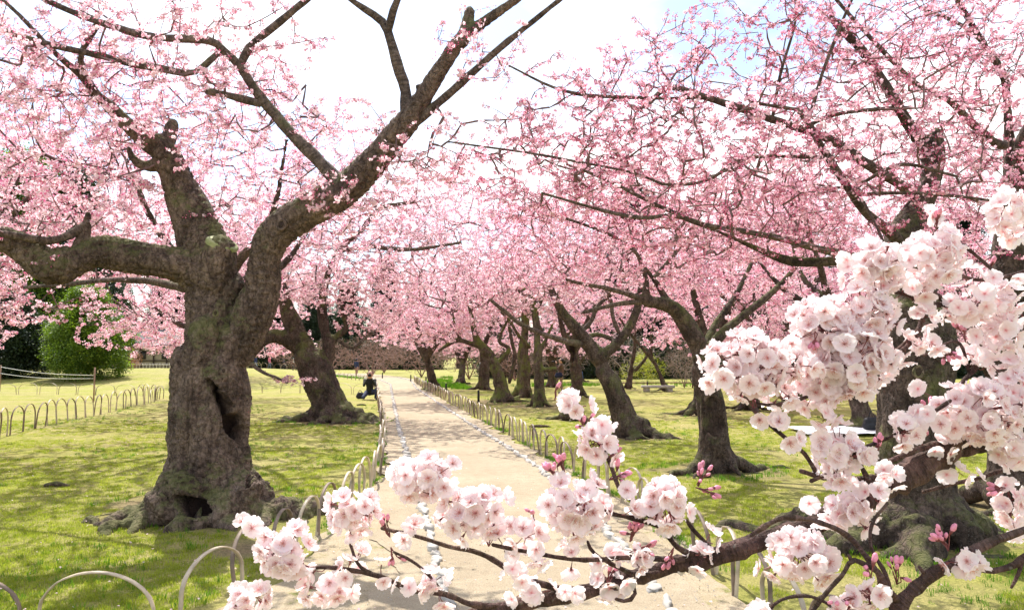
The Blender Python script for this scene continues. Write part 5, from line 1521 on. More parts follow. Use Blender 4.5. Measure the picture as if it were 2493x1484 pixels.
def person(label, pos, rz, J, top, legs, shoes=(.05, .05, .05), hair=None, hat=None, scale=1.0, group=None, hairlen=0.0, fingers=True):
    """J: joints in metres, figure facing -Y; a single fused body"""
    t = thing('person', label, 'person', (*pos, float(gh(*pos))), group, rz)
    t.scale = (scale,) * 3
    g = lambda k: np.array(J[k], float)
    seg = []
    def L(a, b, ra, rb, tag, mid=None):
        a, b = g(a) if isinstance(a, str) else np.array(a), g(b) if isinstance(b, str) else np.array(b)
        P = [[*a, ra], [*((a + b) / 2), mid or (ra + rb) / 2], [*b, rb]]
        seg.append((np.array(P), tag))
    L('pelvis', 'chest', .135, .150, 1, .125); L('chest', 'neck', .145, .075, 1); L('neck', 'head', .055, .06, 0)
    for s in 'lr':
        L('sh' + s, 'el' + s, .062, .045, 1); L('el' + s, 'wr' + s, .046, .032, 1)
        L('chest', 'sh' + s, .11, .07, 1)
        L('hip' + s, 'kn' + s, .092, .062, 2); L('kn' + s, 'an' + s, .064, .042, 2)
        L('pelvis', 'hip' + s, .12, .10, 2)
        a = g('an' + s); f = g('toe' + s); L(a - (0, 0, .02), f, .042, .032, 3)
        w = g('wr' + s); h = g('ha' + s); d_ = (h - w); d_ /= np.linalg.norm(d_) + 1e-9
        L(w, w + d_ * .075, .026, .034, 0)
        ax, u, v = frame_from(d_)
        for q in range(4): L(w + d_ * .07 + u * (q - 1.5) * .018, w + d_ * (.15 - .012 * abs(q - 1.3)) + u * (q - 1.5) * .020 + v * .02, .0095, .0075, 0)
        L(w + d_ * .03 + u * .025, w + d_ * .08 + u * .058, .011, .009, 0)
    hd = g('head'); fw = np.array(J.get('face', (0, -1, 0)), float); fw /= np.linalg.norm(fw)
    seg.append((np.array([[*(hd + (0, 0, .04)), .088], [*(hd + (0, 0, .12)), .098]]), 0))
    seg.append((np.array([[*(hd + fw * .03 + (0, 0, .0)), .055], [*(hd + fw * .045 + (0, 0, .05)), .07]]), 0))
    seg.append((np.array([[*(hd + fw * .098 + (0, 0, .075)), .010], [*(hd + fw * .118 + (0, 0, .045)), .015]]), 0))
    sd_ = np.cross(fw, (0, 0, 1))
    for s in (-1, 1): seg.append((np.array([[*(hd + sd_ * s * .095 + (0, 0, .05)), .012], [*(hd + sd_ * s * .10 + (0, 0, .085)), .016]]), 0))
    V, N_, Q, T = fuse([p for p, _ in seg], .0125, 2, 10)
    C, tg = [], []
    for p, k in seg:
        for a in np.linspace(0, 1, 7):
            i = a * (len(p) - 1); lo = int(min(i, len(p) - 2)); C.append(p[lo, :3] * (1 - (i - lo)) + p[lo + 1, :3] * (i - lo)); tg.append((k, np.interp(i, range(len(p)), p[:, 3])))
    C = np.array(C); rr = np.array([x[1] for x in tg]); kk = np.array([x[0] for x in tg])
    fc = V[Q].mean(1)
    dd = np.sqrt(((fc[:, None] - C[None]) ** 2).sum(2)) - rr
    mi = kk[dd.argmin(1)]
    # clothes fold a little
    V = V + N_ * (.006 * fbm(V * 14, 3))[:, None]
    me = mesh_np('body', V, Q, None, True, None, mi)
    for c_ in (M['skin'], cloth(top), cloth(legs), cloth(shoes)): me.materials.append(c_)
    body = link('body', me, None, t)
    # face and hair
    A = Acc()
    for s in (-1, 1): A.add(*ball(hd + fw * .088 + sd_ * s * .034 + (0, 0, .085), (.011, .011, .008), 6, 4))
    link('eyes', A.mesh('eyes'), M['hair'], t)
    A = Acc(); A.add(*ball(hd + fw * .096 + (0, 0, .012), (.02, .008, .005), 8, 4)); link('mouth', A.mesh('mouth'), cloth((.35, .12, .10)), t)
    hc = hd - fw * .022 + (0, 0, .115)
    hv, hn, hq, ht = fuse([np.array([[*hc, .108], [*(hc - (0, 0, .02) - fw * .02), .105]])] + ([np.array([[*(hc - fw * .05), .09], [*(hc - fw * .06 - (0, 0, hairlen)), .06]])] if hairlen else []), .014, 2, 12)
    keep = ((hv - hd) @ fw < .045) | (hv[:, 2] > hd[2] + .145)
    fk = keep[hq].all(1)
    hv = hv + hn * (.008 * fbm(hv * 30, 2))[:, None]
    link('hair', mesh_np('hair', hv, hq[fk]), M['hair'] if hair is None else cloth(hair), t)
    if hat:
        A = Acc(); A.add(*ball(hd + (0, 0, .155), (.112, .112, .085), 12, 6)); A.add(*ball(hd + (0, 0, .145) + fw * .03, (.165, .165, .015), 14, 4)); link('hat', A.mesh('hat'), cloth(hat), t)
    return t

def camera_thing(label, pos, rz):
    t = thing('handheld_camera', label, 'camera', pos, None, rz)
    A = Acc(); A.add(*box(0, 0, 0, .14, .06, .10)); A.add(*box(0, 0, .06, .05, .05, .035)); link('body', A.mesh('body', False), M['cloth_black'], t)
    V, Q, T = tube(np.array([[0, -.02, 0, .036], [0, -.07, 0, .040], [0, -.13, 0, .038]]), 14); link('lens', mesh_np('lens', V, Q, T), M['cloth_black'], t)
    return t

stand = dict(pelvis=(0, 0, .93), chest=(0, 0, 1.25), neck=(0, 0, 1.42), head=(0, -.01, 1.49), shl=(.17, 0, 1.37), shr=(-.17, 0, 1.37), ell=(.22, .02, 1.10), elr=(-.22, .02, 1.10), wrl=(.20, -.08, .88), wrr=(-.20, -.08, .88), hal=(.20, -.11, .78), har=(-.20, -.11, .78),
             hipl=(.09, 0, .90), hipr=(-.09, 0, .90), knl=(.10, -.02, .50), knr=(-.10, .0, .50), anl=(.10, .02, .09), anr=(-.10, .04, .09), toel=(.12, -.16, .035), toer=(-.12, -.12, .035))
shoot = dict(stand); shoot.update(shl=(.17, -.02, 1.37), shr=(-.17, -.02, 1.37), ell=(.20, -.20, 1.20), elr=(-.20, -.20, 1.20), wrl=(.07, -.25, 1.44), wrr=(-.07, -.25, 1.44), hal=(.04, -.26, 1.55), har=(-.05, -.26, 1.55))
crouch = dict(pelvis=(0, .10, .26), chest=(0, .03, .56), neck=(0, -.02, .72), head=(0, -.05, .78), shl=(.17, 0, .66), shr=(-.17, 0, .66), ell=(.20, -.22, .50), elr=(-.20, -.22, .50), wrl=(.07, -.30, .73), wrr=(-.07, -.30, .73), hal=(.04, -.31, .84), har=(-.04, -.31, .84),
              hipl=(.10, .08, .24), hipr=(-.10, .08, .24), knl=(.24, -.26, .36), knr=(-.22, -.30, .10), anl=(.20, -.10, .09), anr=(-.20, .10, .07), toel=(.24, -.28, .035), toer=(-.22, .22, .035))
P1 = (-5.62, 29.6)
person('man in a dark jacket crouching by the path, camera to his eye', P1, R(10), crouch, (.022, .026, .022), (.035, .045, .09), hair=None, scale=1.12)
z = float(gh(*P1)); camera_thing('black camera held up by the crouching man', (P1[0] + .07, P1[1] - .42, z + .96), R(10))
t = thing('shoulder_bag', 'dark shoulder bag on the ground beside the crouching photographer', 'bag', (P1[0] - .38, P1[1] + .05, z))
V, N_, Q, T = fuse([np.array([[-.08, 0, .12, .10], [.10, 0, .12, .10]]), np.array([[-.06, 0, .2, .08], [.08, 0, .2, .08]])], .02, 3); link('body', mesh_np('body', V, Q, T), M['cloth_black'], t)
V, Q, T = tube(resample(np.array([[-.1, 0, .24, .012], [-.02, 0, .36, .012], [.1, 0, .24, .012]]), .03), 6); link('strap', mesh_np('strap', V, Q, T), M['cloth_black'], t)
P2 = (2.28, 34.6)
person('standing photographer in a brown jacket beside the hollowed trunk', P2, R(-90), shoot, (.12, .075, .055), (.24, .16, .12), hairlen=.08, scale=.94)
z = float(gh(*P2)); camera_thing('black camera raised to the face of the standing photographer', (P2[0] - .31, P2[1], z + 1.45), R(-90))
t = thing('sling_bag', 'navy sling bag hanging at the hip of the standing photographer', 'bag', (P2[0] - .12, P2[1] - .26, z + .72))
V, N_, Q, T = fuse([np.array([[-.12, 0, .08, .09], [.10, 0, .10, .09]]), np.array([[-.10, 0, .16, .07], [.08, 0, .18, .07]])], .02, 3); link('body', mesh_np('body', V, Q, T), cloth((.015, .02, .05)), t)
V, Q, T = tube(resample(np.array([[-.1, 0, .2, .014], [.02, .1, .42, .014], [.13, .2, .66, .014]]), .03), 6); link('strap', mesh_np('strap', V, Q, T), M['cloth_black'], t)
person('figure in a blue jacket half hidden behind the hollowed trunk', (2.85, 31.8), R(200), stand, (.05, .09, .22), (.04, .05, .10), shoes=(.3, .05, .05), scale=.72)
walk = dict(stand); walk.update(knl=(.10, -.12, .50), anl=(.10, -.10, .10), toel=(.11, -.28, .05), anr=(-.10, .18, .10), toer=(-.11, .02, .035))
for x, y, rz, a, b_, lab, hat in ((-30.2, 88, 1.2, (.03, .04, .10), (.35, .38, .42), 'walker in a navy top and pale trousers, leftmost of the distant group', None),
                           (-28.7, 88.4, 1.4, (.65, .20, .28), (.10, .12, .20), 'walker in a bright pink jacket in the distant group', (.6, .55, .5)),
                           (-26.9, 88, 1.7, (.04, .05, .09), (.03, .03, .04), 'walker in dark clothes in the middle of the distant group', None),
                           (-25.5, 87.6, 1.2, (.55, .55, .52), (.05, .05, .06), 'walker with a white top and dark rucksack in the distant group', None),
                           (-23.5, 88.2, 1.9, (.45, .50, .58), (.05, .06, .09), 'walker in a pale hooded jacket, rightmost of the distant group', (.7, .7, .7)),
                           (-12.8, 61.5, 2.8, (.03, .04, .09), (.35, .20, .16), 'person in a navy coat standing beyond the far end of the path', (.05, .05, .08))):
    person(lab, (x, y), rz, walk, a, b_, hat=hat, group='people walking beyond the lawn' if x < -20 else None, scale=1.0 if x < -20 else .88)
A_ = thing('rucksack', 'dark rucksack on the back of the distant walker with the white top', 'rucksack', (-25.36, 87.75, float(gh(-25.5, 87.6)) + 1.0), None, 1.2)
V, N_, Q, T = fuse([np.array([[0, .14, .05, .12], [0, .14, .28, .11]])], .02, 3); link('body', mesh_np('body', V, Q, T), M['cloth_black'], A_)
for s in (-1, 1):
    V, Q, T = tube(resample(np.array([[s * .07, .1, .36, .012], [s * .09, -.05, .40, .012], [s * .1, -.12, .2, .012], [s * .08, .05, .02, .012]]), .03), 6); link('strap', mesh_np('strap', V, Q, T), M['cloth_black'], A_)
# ------------------------------------------------------------------ the near sprays of white blossom
def flower_mesh(seed):
    r = np.random.default_rng(seed); A = Acc(); S_ = .0198
    nu, nv = 7, 6
    cup = r.uniform(.0, .42)
    for p in range(5):
        a = p * 1.2566 + r.uniform(-.08, .08); tw = r.uniform(-.18, .18); cp = cup + r.uniform(-.12, .12); ln = S_ * r.uniform(.94, 1.07)
        V, at_ = [], []
        for i in range(nv + 1):
            t = i / nv
            wdt = ln * (.07 + 1.02 * math.sin(min(1, t * 1.02) ** 1.05 * math.pi * .84) ** .9 * .47) * (1 if t < .96 else .9)
            for j in range(nu + 1):
                s = (j / nu - .5) * 2
                notch = .17 * ln * max(0, 1 - abs(s) * 2.4) * (t > .9)
                rad = ln * t - notch - ln * .13 * t * t * t * s * s
                x = rad; y = s * wdt
                z = ln * (cp * t * t * .9 + .10 * t) + ln * .12 * s * s * t - ln * .05 * math.sin(t * 3.1) + ln * .05 * t * math.sin(s * 5 + seed + p) + ln * .03 * r.normal() * t
                ca, sa = math.cos(a + tw * t), math.sin(a + tw * t)
                V.append((x * ca - y * sa, x * sa + y * ca, z + .0006 * p)); at_.append(t if t < .95 else .93)
        i = np.arange((nu + 1) * (nv + 1)).reshape(nv + 1, nu + 1)
        A.add(V, np.stack([i[:-1, :-1], i[:-1, 1:], i[1:, 1:], i[1:, :-1]], -1).reshape(-1, 4), None, 0, at_)
    me = A.mesh('flower', True, 'rad'); me.materials.append(M['petal_near']); return me
def stamen_mesh(seed):
    r = np.random.default_rng(seed); A = Acc(); S_ = .0185
    for k in range(16):
        a = r.uniform(0, 6.28); el = r.uniform(.35, 1.15); L_ = S_ * r.uniform(.34, .58)
        d = np.array((math.cos(a) * math.cos(el), math.sin(a) * math.cos(el), math.sin(el)))
        A.add(*tube(np.array([[0, 0, .001, .00022], [*(d * L_), .00016]]), 3, False)); A.add(*ball(d * L_, (.00065,) * 3, 4, 3))
    # calyx tube and pedicel behind the flower
    A.add(*tube(np.array([[0, 0, .0012, .0022], [0, 0, -.004, .0019], [0, 0, -.0075, .0011]]), 6, True), mat=1)
    for k in range(5):
        a = k * 1.2566 + .6; A.add([(.001, 0, 0), (math.cos(a) * .0075 - .001 * math.sin(a), math.sin(a) * .0075 + .001 * math.cos(a), .0), (math.cos(a) * .003 + .0016 * math.sin(a), math.sin(a) * .003 - .0016 * math.cos(a), -.001)], None, [(0, 1, 2)], 1)
    me = A.mesh('stamens'); me.materials.append(M['stamen']); me.materials.append(M['calyx_near']); return me
def bud_mesh(seed):
    r = np.random.default_rng(seed); A = Acc()
    V, Q, T = ball((0, 0, .0075), (.0048, .0048, .0088), 8, 6); V[:, :2] *= (1 + .12 * np.sin(np.arctan2(V[:, 1], V[:, 0]) * 3 + V[:, 2] * 400))[:, None]; A.add(V, Q, T, 0)
    A.add(*tube(np.array([[0, 0, .003, .0036], [0, 0, -.002, .0030], [0, 0, -.008, .0012]]), 6, True), mat=1)
    me = A.mesh('bud'); me.materials.append(M['bud_near']); me.materials.append(M['calyx_near']); return me
FLO = [flower_mesh(400 + k) for k in range(9)]
STA = [stamen_mesh(430 + k) for k in range(3)]
BUD = [bud_mesh(450 + k) for k in range(3)]

def mk_rot(ax, roll):
    a, u, v = frame_from(ax); c, s = math.cos(roll), math.sin(roll)
    return np.stack([u * c + v * s, -u * s + v * c, a], 1)

def spray(label, woods, clusters, buds, limit=296):
    """woods: traces; clusters: (px,py,rx px,ry px,depth,density)"""
    P0 = W(woods[0]); big_ = len(clusters) > 8; base = P0[0, :3]
    t = thing('blossom_branch', label, 'cherry branch', tuple(base), 'flowering branches close to the camera')
    wood_pts = []
    for k, w in enumerate(woods):
        P = resample(W(w), .012 if k else .014)
        L_ = np.r_[0, np.cumsum(np.linalg.norm(np.diff(P[:, :3], axis=0), axis=1))]
        P[:, :3] += fbm(np.c_[L_ * 22, P[:, 0] * 0 + k, P[:, 0] * 0], 2)[:, None] * np.array((.25, .2, .5)) * P[:, 3:4] * .9
        nb = fbm(np.c_[L_ * 60, P[:, 0] * 0 + k, P[:, 0] * 0], 2)
        P[:, 3] *= 1 + .22 * nb + .25 * (np.sin(L_ * 130 + k) > .93)
        V, Q, T = tube(P, 12, True, True, .07)
        seg = np.repeat(np.r_[0, 0, L_, L_[-1], L_[-1]], 12); seg = np.r_[seg, 0, L_[-1]] * 5
        link('branch_wood' if W(w)[:, 3].max() > .008 else 'twig', mesh_np('wood', V - base, Q, T, True, {'along': ('FLOAT', seg), 'hollow': ('FLOAT', seg * 0)}), M['bark_near'], t)
        wood_pts.append(P[:, :3])
    WP = np.vstack(wood_pts)
    fl = []
    ped = Acc()
    for px, py, rx, ry, dpt, dens in clusters:
        c = at(px, py, dpt); k = dpt / F; rad = np.array((rx * k, min(rx, ry) * k * .8, ry * k)) - .008
        rad = np.maximum(rad, .010)
        # attachment on the wood, pedicels run there
        nearw = WP[np.argmin(((WP - c) ** 2).sum(1))]
        hub = c * .65 + nearw * .35 if np.linalg.norm(nearw - c) < .12 else c
        area = 4 * math.pi * ((rad[0] * rad[1]) ** 1.6 / 3 + (rad[0] * rad[2]) ** 1.6 / 3 + (rad[1] * rad[2]) ** 1.6 / 3) ** (1 / 1.6)
        n = int(max(3, area / (.00048) * dens))
        # spread evenly over the ball, then jitter
        for q in range(n):
            zf = 1 - 2 * (q + .5) / n; th = q * 2.39996 + px
            d = np.array((math.sqrt(1 - zf * zf) * math.cos(th), math.sqrt(1 - zf * zf) * math.sin(th), zf)) + rng.normal(0, .17, 3)
            d = d * (1 + .50 * float(fbm((d * 1.6 + px)[None], 2)[0]))
            if d[1] > .55 and rng.uniform() < .6: continue            # the far side of a cluster is thinner
            p = c + rad * d * (rng.uniform(.80, 1.06) if q % 4 else rng.uniform(.45, .7))
            ax = d / np.linalg.norm(d) * 1.0 + rng.normal(0, .36, 3) + np.array((0, -.25, -.05))
            fl.append((p, ax / np.linalg.norm(ax), rng.uniform(.88, 1.08)))
            b0 = p - ax / np.linalg.norm(ax) * .0075
            h = hub + (c + rad * d * .1 - hub) * .5 + rng.normal(0, .003, 3)
            m_ = (b0 + h) / 2 - ax / np.linalg.norm(ax) * .006
            ped.add(*tube(np.array([[*(h - base), .0008], [*(m_ - base), .0007], [*(b0 - base), .0009]]), 4, False))
    # single flowers and pairs between the clusters, all along the side twigs
    for WPk in (wood_pts[1:] if big_ else []):
        i_ = 3
        while i_ < len(WPk) - 1:
            if rng.uniform() < .62:
                h = WPk[i_]
                for q in range(int(rng.integers(1, 5))):
                    ax = rng.normal(0, 1, 3) * (.8, .6, .8) + (0, -.55, .05); ax /= np.linalg.norm(ax); p = h + ax * rng.uniform(.014, .032)
                    fl.append((p, ax + rng.normal(0, .2, 3), rng.uniform(.8, 1.02))); b0 = p - ax * .007; m_ = (b0 + h) / 2 + rng.normal(0, .002, 3)
                    ped.add(*tube(np.array([[*(h - base), .0009], [*(m_ - base), .0008], [*(b0 - base), .0010]]), 4, False))
            i_ += int(rng.integers(2, 6))
    fl.sort(key=lambda f: f[0][1])
    rest = Acc()
    for q, (p, ax, s) in enumerate(fl):
        Mx = mk_rot(ax, rng.uniform(0, 6.28)); j = int(rng.integers(0, 9)); jj = int(rng.integers(0, 3))
        if q < limit:
            o = bpy.data.objects.new('flower', FLO[j]); COL.objects.link(o); o.parent = t
            m4 = Matrix(Mx.tolist()).to_4x4(); o.location = p - base; o.rotation_euler = m4.to_euler(); o.scale = (s, s, s)
            st_ = bpy.data.objects.new('stamens', STA[jj]); COL.objects.link(st_); st_.parent = o
        else:
            me = FLO[j]
            co = np.empty(len(me.vertices) * 3, np.float32); me.vertices.foreach_get('co', co); co = co.reshape(-1, 3) * s @ Mx.T + p - base
            lq = np.empty(len(me.loops), np.int32); me.loops.foreach_get('vertex_index', lq)
            rd = np.empty(len(me.vertices), np.float32); me.attributes['rad'].data.foreach_get('value', rd)
            rest.add(co, lq.reshape(-1, 4), None, 0, rd)
    if rest.n:
        link('more_flowers', rest.mesh('more_flowers', True, 'rad'), M['petal_near'], t, 'stuff')
    for px, py, dx, dy, n, dpt in buds:
        c = at(px, py, dpt); dr = np.array((dx, 0, -dy), float); dr /= np.linalg.norm(dr)
        hub = c - dr * .014
        for q in range(n):
            ax = dr * .9 + rng.normal(0, .55, 3); ax /= np.linalg.norm(ax); p = c + ax * rng.uniform(.006, .022)
            o = bpy.data.objects.new('bud', BUD[q % 3]); COL.objects.link(o); o.parent = t
            o.location = p - base; o.rotation_euler = Matrix(mk_rot(ax, q).tolist()).to_euler(); sc_ = rng.uniform(.55, 1.0); o.scale = (sc_, sc_, sc_)
            b0 = p - ax * .007; m_ = (b0 + hub) / 2 + rng.normal(0, .002, 3)
            ped.add(*tube(np.array([[*(hub - base), .0011], [*(m_ - base), .0010], [*(b0 - base), .0012]]), 4, False))
    if ped.n: link('pedicels', ped.mesh('pedicels'), M['calyx_near'], t, 'stuff')
    print('SPRAY', label[:30], 'flowers', len(fl))
    return t

a = 1.42
spray('long dark branch sweeping across the bottom with white blossom and pink buds', [
    [(2540, 1000, 62, 1.5), (2420, 1048, 62, 1.5), (2340, 1085, 62, 1.48), (2260, 1130, 64, 1.46), (2180, 1170, 62, 1.45), (2090, 1222, 56, a), (1990, 1268, 48, a), (1890, 1305, 44, a), (1800, 1330, 42, a), (1700, 1365, 40, a), (1560, 1402, 38, a), (1400, 1440, 36, a), (1250, 1475, 34, a), (1130, 1500, 30, a)],
    [(1740, 1352, 18, a), (1650, 1362, 15, 1.40), (1550, 1355, 12, 1.38), (1420, 1362, 11, 1.37), (1300, 1345, 10, 1.36), (1200, 1325, 9, 1.36)],
    [(1730, 1362, 16, a), (1655, 1333, 14, 1.40), (1606, 1283, 12, 1.38), (1545, 1262, 11, 1.37), (1485, 1246, 10, 1.36), (1430, 1225, 8, 1.36)],
    [(1600, 1275, 12, 1.38), (1550, 1225, 12, 1.38), (1510, 1190, 11, 1.38), (1478, 1110, 10, 1.38), (1432, 1042, 9, 1.38), (1392, 975, 8, 1.38)],
    [(1640, 1385, 14, a), (1560, 1398, 11, 1.40), (1500, 1376, 10, 1.39), (1445, 1345, 8, 1.39), (1430, 1318, 7, 1.39)],
    [(1420, 1435, 18, a), (1350, 1430, 15, 1.41), (1250, 1392, 14, 1.4), (1180, 1352, 12, 1.39), (1095, 1328, 11, 1.38), (1010, 1302, 10, 1.37), (930, 1285, 8, 1.37)],
    [(1240, 1474, 16, a), (1150, 1470, 14, 1.41), (1080, 1445, 13, 1.4), (1000, 1434, 12, 1.39), (930, 1402, 11, 1.38), (860, 1386, 11, 1.37), (780, 1380, 9, 1.36), (730, 1392, 8, 1.36)],
    [(905, 1396, 9, 1.38), (872, 1372, 8, 1.37), (852, 1320, 7, 1.37)], [(1075, 1443, 8, 1.4), (1058, 1415, 8, 1.4), (1010, 1368, 7, 1.39), (960, 1342, 7, 1.38)],
    [(1530, 1410, 9, a), (1548, 1436, 8, 1.41), (1530, 1462, 8, 1.40), (1500, 1458, 7, 1.4)], [(1240, 1392, 8, 1.4), (1255, 1360, 7, 1.39), (1230, 1340, 6, 1.39)],
    [(2245, 1150, 26, 1.45), (2180, 1150, 17, 1.43), (2100, 1166, 14, 1.41), (2010, 1160, 12, 1.40), (1950, 1146, 10, 1.39)],
    [(1993, 1156, 11, 1.40), (1953, 1098, 10, 1.39), (1898, 1053, 10, 1.38), (1860, 1020, 9, 1.38), (1828, 992, 8, 1.38)],
    [(1975, 1170, 10, 1.39), (2043, 1139, 10, 1.38), (2106, 1089, 10, 1.38), (2192, 1053, 9, 1.39), (2250, 1017, 9, 1.4), (2313, 976, 8, 1.4)],
    [(2330, 1078, 20, 1.46), (2240, 1092, 15, 1.45), (2150, 1130, 11, 1.44)],
    [(1745, 1350, 12, a), (1690, 1290, 10, 1.40), (1672, 1265, 8, 1.39)],
    [(2130, 1195, 14, 1.42), (2080, 1105, 9, 1.38), (2055, 1060, 8, 1.38)],
    ],
    [(1030, 1165, 88, 62, 1.36, 1), (1150, 1250, 82, 66, 1.36, 1), (862, 1250, 62, 58, 1.36, .9), (600, 1278, 32, 28, 1.36, .8), (690, 1350, 76, 62, 1.35, 1), (600, 1455, 78, 36, 1.35, .9), (800, 1440, 80, 36, 1.37, .9), (1280, 1300, 46, 40, 1.37, .7),
     (1400, 1235, 80, 72, 1.35, 1), (1290, 1440, 54, 34, 1.40, .8), (1490, 1425, 52, 40, 1.41, .5), (1620, 1225, 58, 68, 1.36, 1), (1445, 1080, 42, 42, 1.37, 1), (1382, 972, 20, 22, 1.38, .8), (1466, 1030, 34, 18, 1.38, .8), (1540, 1345, 34, 34, 1.38, .5),
     (1030, 1420, 30, 20, 1.4, 0.0), (1950, 1352, 88, 76, 1.36, .95), (2055, 1245, 84, 50, 1.38, .8), (2040, 1110, 62, 84, 1.38, .8), (2010, 1010, 34, 44, 1.39, .6), (2205, 1050, 44, 44, 1.37, .7), (2120, 1205, 42, 34, 1.37, .6), (1010, 1278, 26, 24, 1.37, .6)],
    [(1345, 1150, -1, -1, 9, 1.36), (1370, 1135, -.3, -1, 6, 1.36), (1490, 1105, .6, -1, 7, 1.38), (1500, 1160, 1, -.4, 7, 1.38), (1705, 1165, .3, -1, 8, 1.38), (1712, 1190, .8, .2, 5, 1.38), (1540, 1300, .4, -1, 10, 1.38), (1560, 1335, 1, -.1, 6, 1.38),
     (1420, 1035, .2, -1, 4, 1.38), (940, 1290, -.6, -1, 5, 1.37), (955, 1350, .2, 1, 3, 1.38), (745, 1385, -1, .1, 6, 1.36), (1190, 1310, 0, -1, 4, 1.37), (1635, 1350, -.3, 1, 6, 1.39), (1480, 1405, 0, -1, 4, 1.4), (2135, 1095, 0, -1, 5, 1.38), (1350, 955, 0, -1, 2, 1.38), (1300, 1250, -.2, -1, 2, 1.37), (1835, 975, 0, -1, 6, 1.38), (2250, 1065, .3, -1, 4, 1.39)])
b_ = 1.5
spray('branching spray heavy with white blossom clusters entering from the upper right edge', [
    [(2540, 845, 18, b_), (2493, 842, 17, b_), (2440, 837, 16, b_), (2381, 814, 15, b_), (2327, 760, 13, 1.48), (2286, 724, 12, 1.47), (2250, 701, 10, 1.46)],
    [(2540, 822, 15, b_), (2493, 800, 15, b_), (2440, 769, 14, 1.49), (2386, 755, 13, 1.48), (2327, 746, 12, 1.47), (2259, 746, 11, 1.46), (2237, 800, 12, 1.45), (2214, 837, 12, 1.44), (2165, 877, 11, 1.43), (2140, 900, 8, 1.43)],
    [(2330, 762, 10, 1.48), (2280, 770, 9, 1.47), (2214, 722, 9, 1.46), (2160, 712, 10, 1.45), (2115, 742, 10, 1.44), (2088, 778, 9, 1.43), (2062, 812, 8, 1.43)],
    [(2440, 840, 12, b_), (2386, 882, 12, 1.49), (2350, 922, 11, 1.48), (2315, 960, 8, 1.47)],
    [(2520, 650, 9, b_), (2480, 665, 8, b_), (2417, 679, 9, 1.49), (2368, 679, 9, 1.48), (2318, 665, 8, 1.47)],
    [(2417, 656, 9, 1.49), (2380, 625, 8, 1.49), (2345, 596, 8, 1.49)],
    [(2240, 800, 9, 1.45), (2120, 905, 9, 1.44), (1990, 950, 9, 1.43), (1966, 963, 9, 1.42), (1916, 981, 9, 1.41), (1871, 986, 8, 1.40), (1835, 978, 7, 1.4)],
    [(2103, 492, 6, 1.47), (2129, 541, 6, 1.46), (2153, 602, 7, 1.45), (2160, 712, 8, 1.45)],
    [(2520, 560, 10, b_), (2480, 520, 9, b_), (2440, 500, 8, b_)],
    [(2540, 1000, 14, b_), (2440, 1010, 12, 1.49), (2350, 1000, 10, 1.47), (2290, 1030, 8, 1.46)],
    [(2540, 1120, 12, b_), (2434, 1148, 10, b_), (2372, 1166, 10, 1.49), (2310, 1180, 9, 1.48), (2248, 1198, 8, 1.48)],
    [(2360, 905, 8, 1.48), (2330, 830, 7, 1.46), (2250, 865, 6, 1.45)],
    ],
    [(2458, 525, 48, 76, 1.49, .9), (2130, 655, 72, 72, 1.43, 1), (2275, 622, 78, 70, 1.45, 1), (2262, 520, 24, 18, 1.46, .7), (2240, 705, 40, 36, 1.44, .8), (2000, 800, 86, 68, 1.41, 1), (2110, 765, 80, 66, 1.42, .9), (1828, 895, 118, 84, 1.38, 1), (2070, 880, 104, 82, 1.40, 1),
     (2010, 940, 70, 56, 1.42, .7), (1900, 965, 60, 36, 1.42, .6), (2380, 740, 52, 52, 1.46, .8), (2445, 725, 44, 50, 1.47, .8), (2262, 838, 36, 20, 1.45, .7), (2432, 810, 54, 46, 1.47, .8), (2385, 862, 32, 34, 1.47, .7), (2372, 1010, 106, 84, 1.42, 1), (2462, 930, 44, 80, 1.46, .9),
     (2460, 1090, 46, 60, 1.47, .8), (2330, 1150, 44, 28, 1.47, .6), (2462, 1235, 42, 80, 1.47, .8), (1990, 935, 60, 60, 1.43, .6), (2310, 760, 34, 30, 1.47, .5)],
    [(2280, 540, .1, -1, 7, 1.45), (2410, 655, .1, -1, 3, 1.49), (2300, 850, .8, .8, 6, 1.45), (2350, 815, 0, -1, 3, 1.46), (2260, 1000, -.3, -1, 5, 1.45), (1985, 825, 0, 1, 3, 1.38), (2490, 770, 0, -1, 4, 1.49), (2440, 1190, -.5, 0, 4, 1.46)])
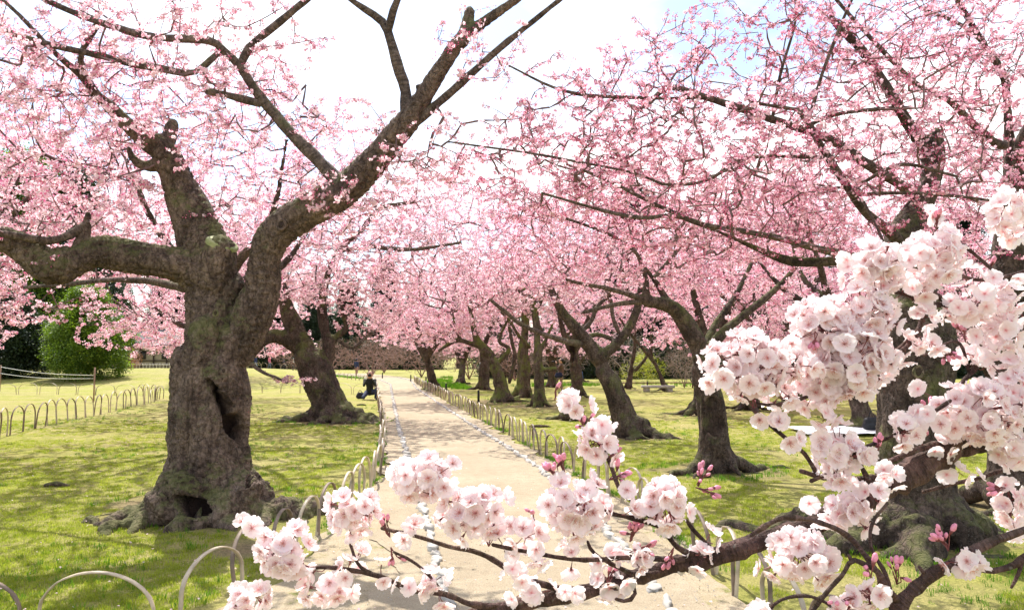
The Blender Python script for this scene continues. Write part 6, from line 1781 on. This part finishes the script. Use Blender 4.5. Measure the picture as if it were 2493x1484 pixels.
c_ = 1.25
spray('knobbly thin branch rising from the bottom right corner with a few pink-white flowers', [
    [(2180, 1500, 32, c_), (2192, 1470, 30, c_), (2227, 1436, 27, c_), (2272, 1399, 27, c_), (2330, 1366, 26, c_), (2384, 1333, 23, c_), (2430, 1314, 20, c_), (2530, 1280, 18, c_)],
    [(2195, 1472, 18, c_), (2160, 1432, 15, 1.24), (2140, 1395, 14, 1.24), (2107, 1374, 13, 1.23), (2074, 1362, 12, 1.23), (2053, 1395, 10, 1.23), (2020, 1432, 11, 1.23), (1978, 1485, 12, 1.23)],
    [(2540, 1345, 18, c_), (2493, 1352, 17, c_), (2471, 1372, 15, c_), (2413, 1388, 13, c_), (2360, 1382, 11, c_)], [(2490, 1360, 9, c_), (2478, 1400, 8, c_), (2462, 1430, 6, c_)],
    [(1860, 1500, 8, 1.23), (1885, 1470, 8, 1.23), (1916, 1455, 8, 1.23), (1966, 1449, 8, 1.23), (2011, 1465, 7, 1.23), (2040, 1490, 7, 1.23)],
    [(1830, 1300, 11, 1.27), (1880, 1270, 11, 1.27), (1930, 1258, 11, 1.27), (2010, 1275, 12, 1.26), (2070, 1310, 12, 1.26), (2110, 1358, 12, 1.25), (2140, 1400, 12, 1.25), (2150, 1440, 12, 1.25), (2195, 1475, 12, c_)],
    [(2175, 1470, 9, c_), (2158, 1400, 9, 1.25), (2120, 1330, 9, 1.26), (2125, 1270, 8, 1.27), (2160, 1225, 7, 1.28)], [(2230, 1432, 14, c_), (2250, 1395, 11, c_), (2238, 1378, 8, c_)], [(2072, 1360, 9, 1.23), (2066, 1350, 8, 1.23)]],
    [(2352, 1372, 56, 40, 1.23, .6), (2105, 1445, 50, 38, 1.22, .7), (2060, 1480, 60, 22, 1.22, .6), (1850, 1490, 40, 14, 1.22, .5)],
    [(2300, 1320, -.4, -1, 7, 1.24), (2180, 1400, -.1, -1, 6, 1.24), (2060, 1460, -1, .2, 4, 1.22), (2120, 1400, 0, -1, 3, 1.22)])
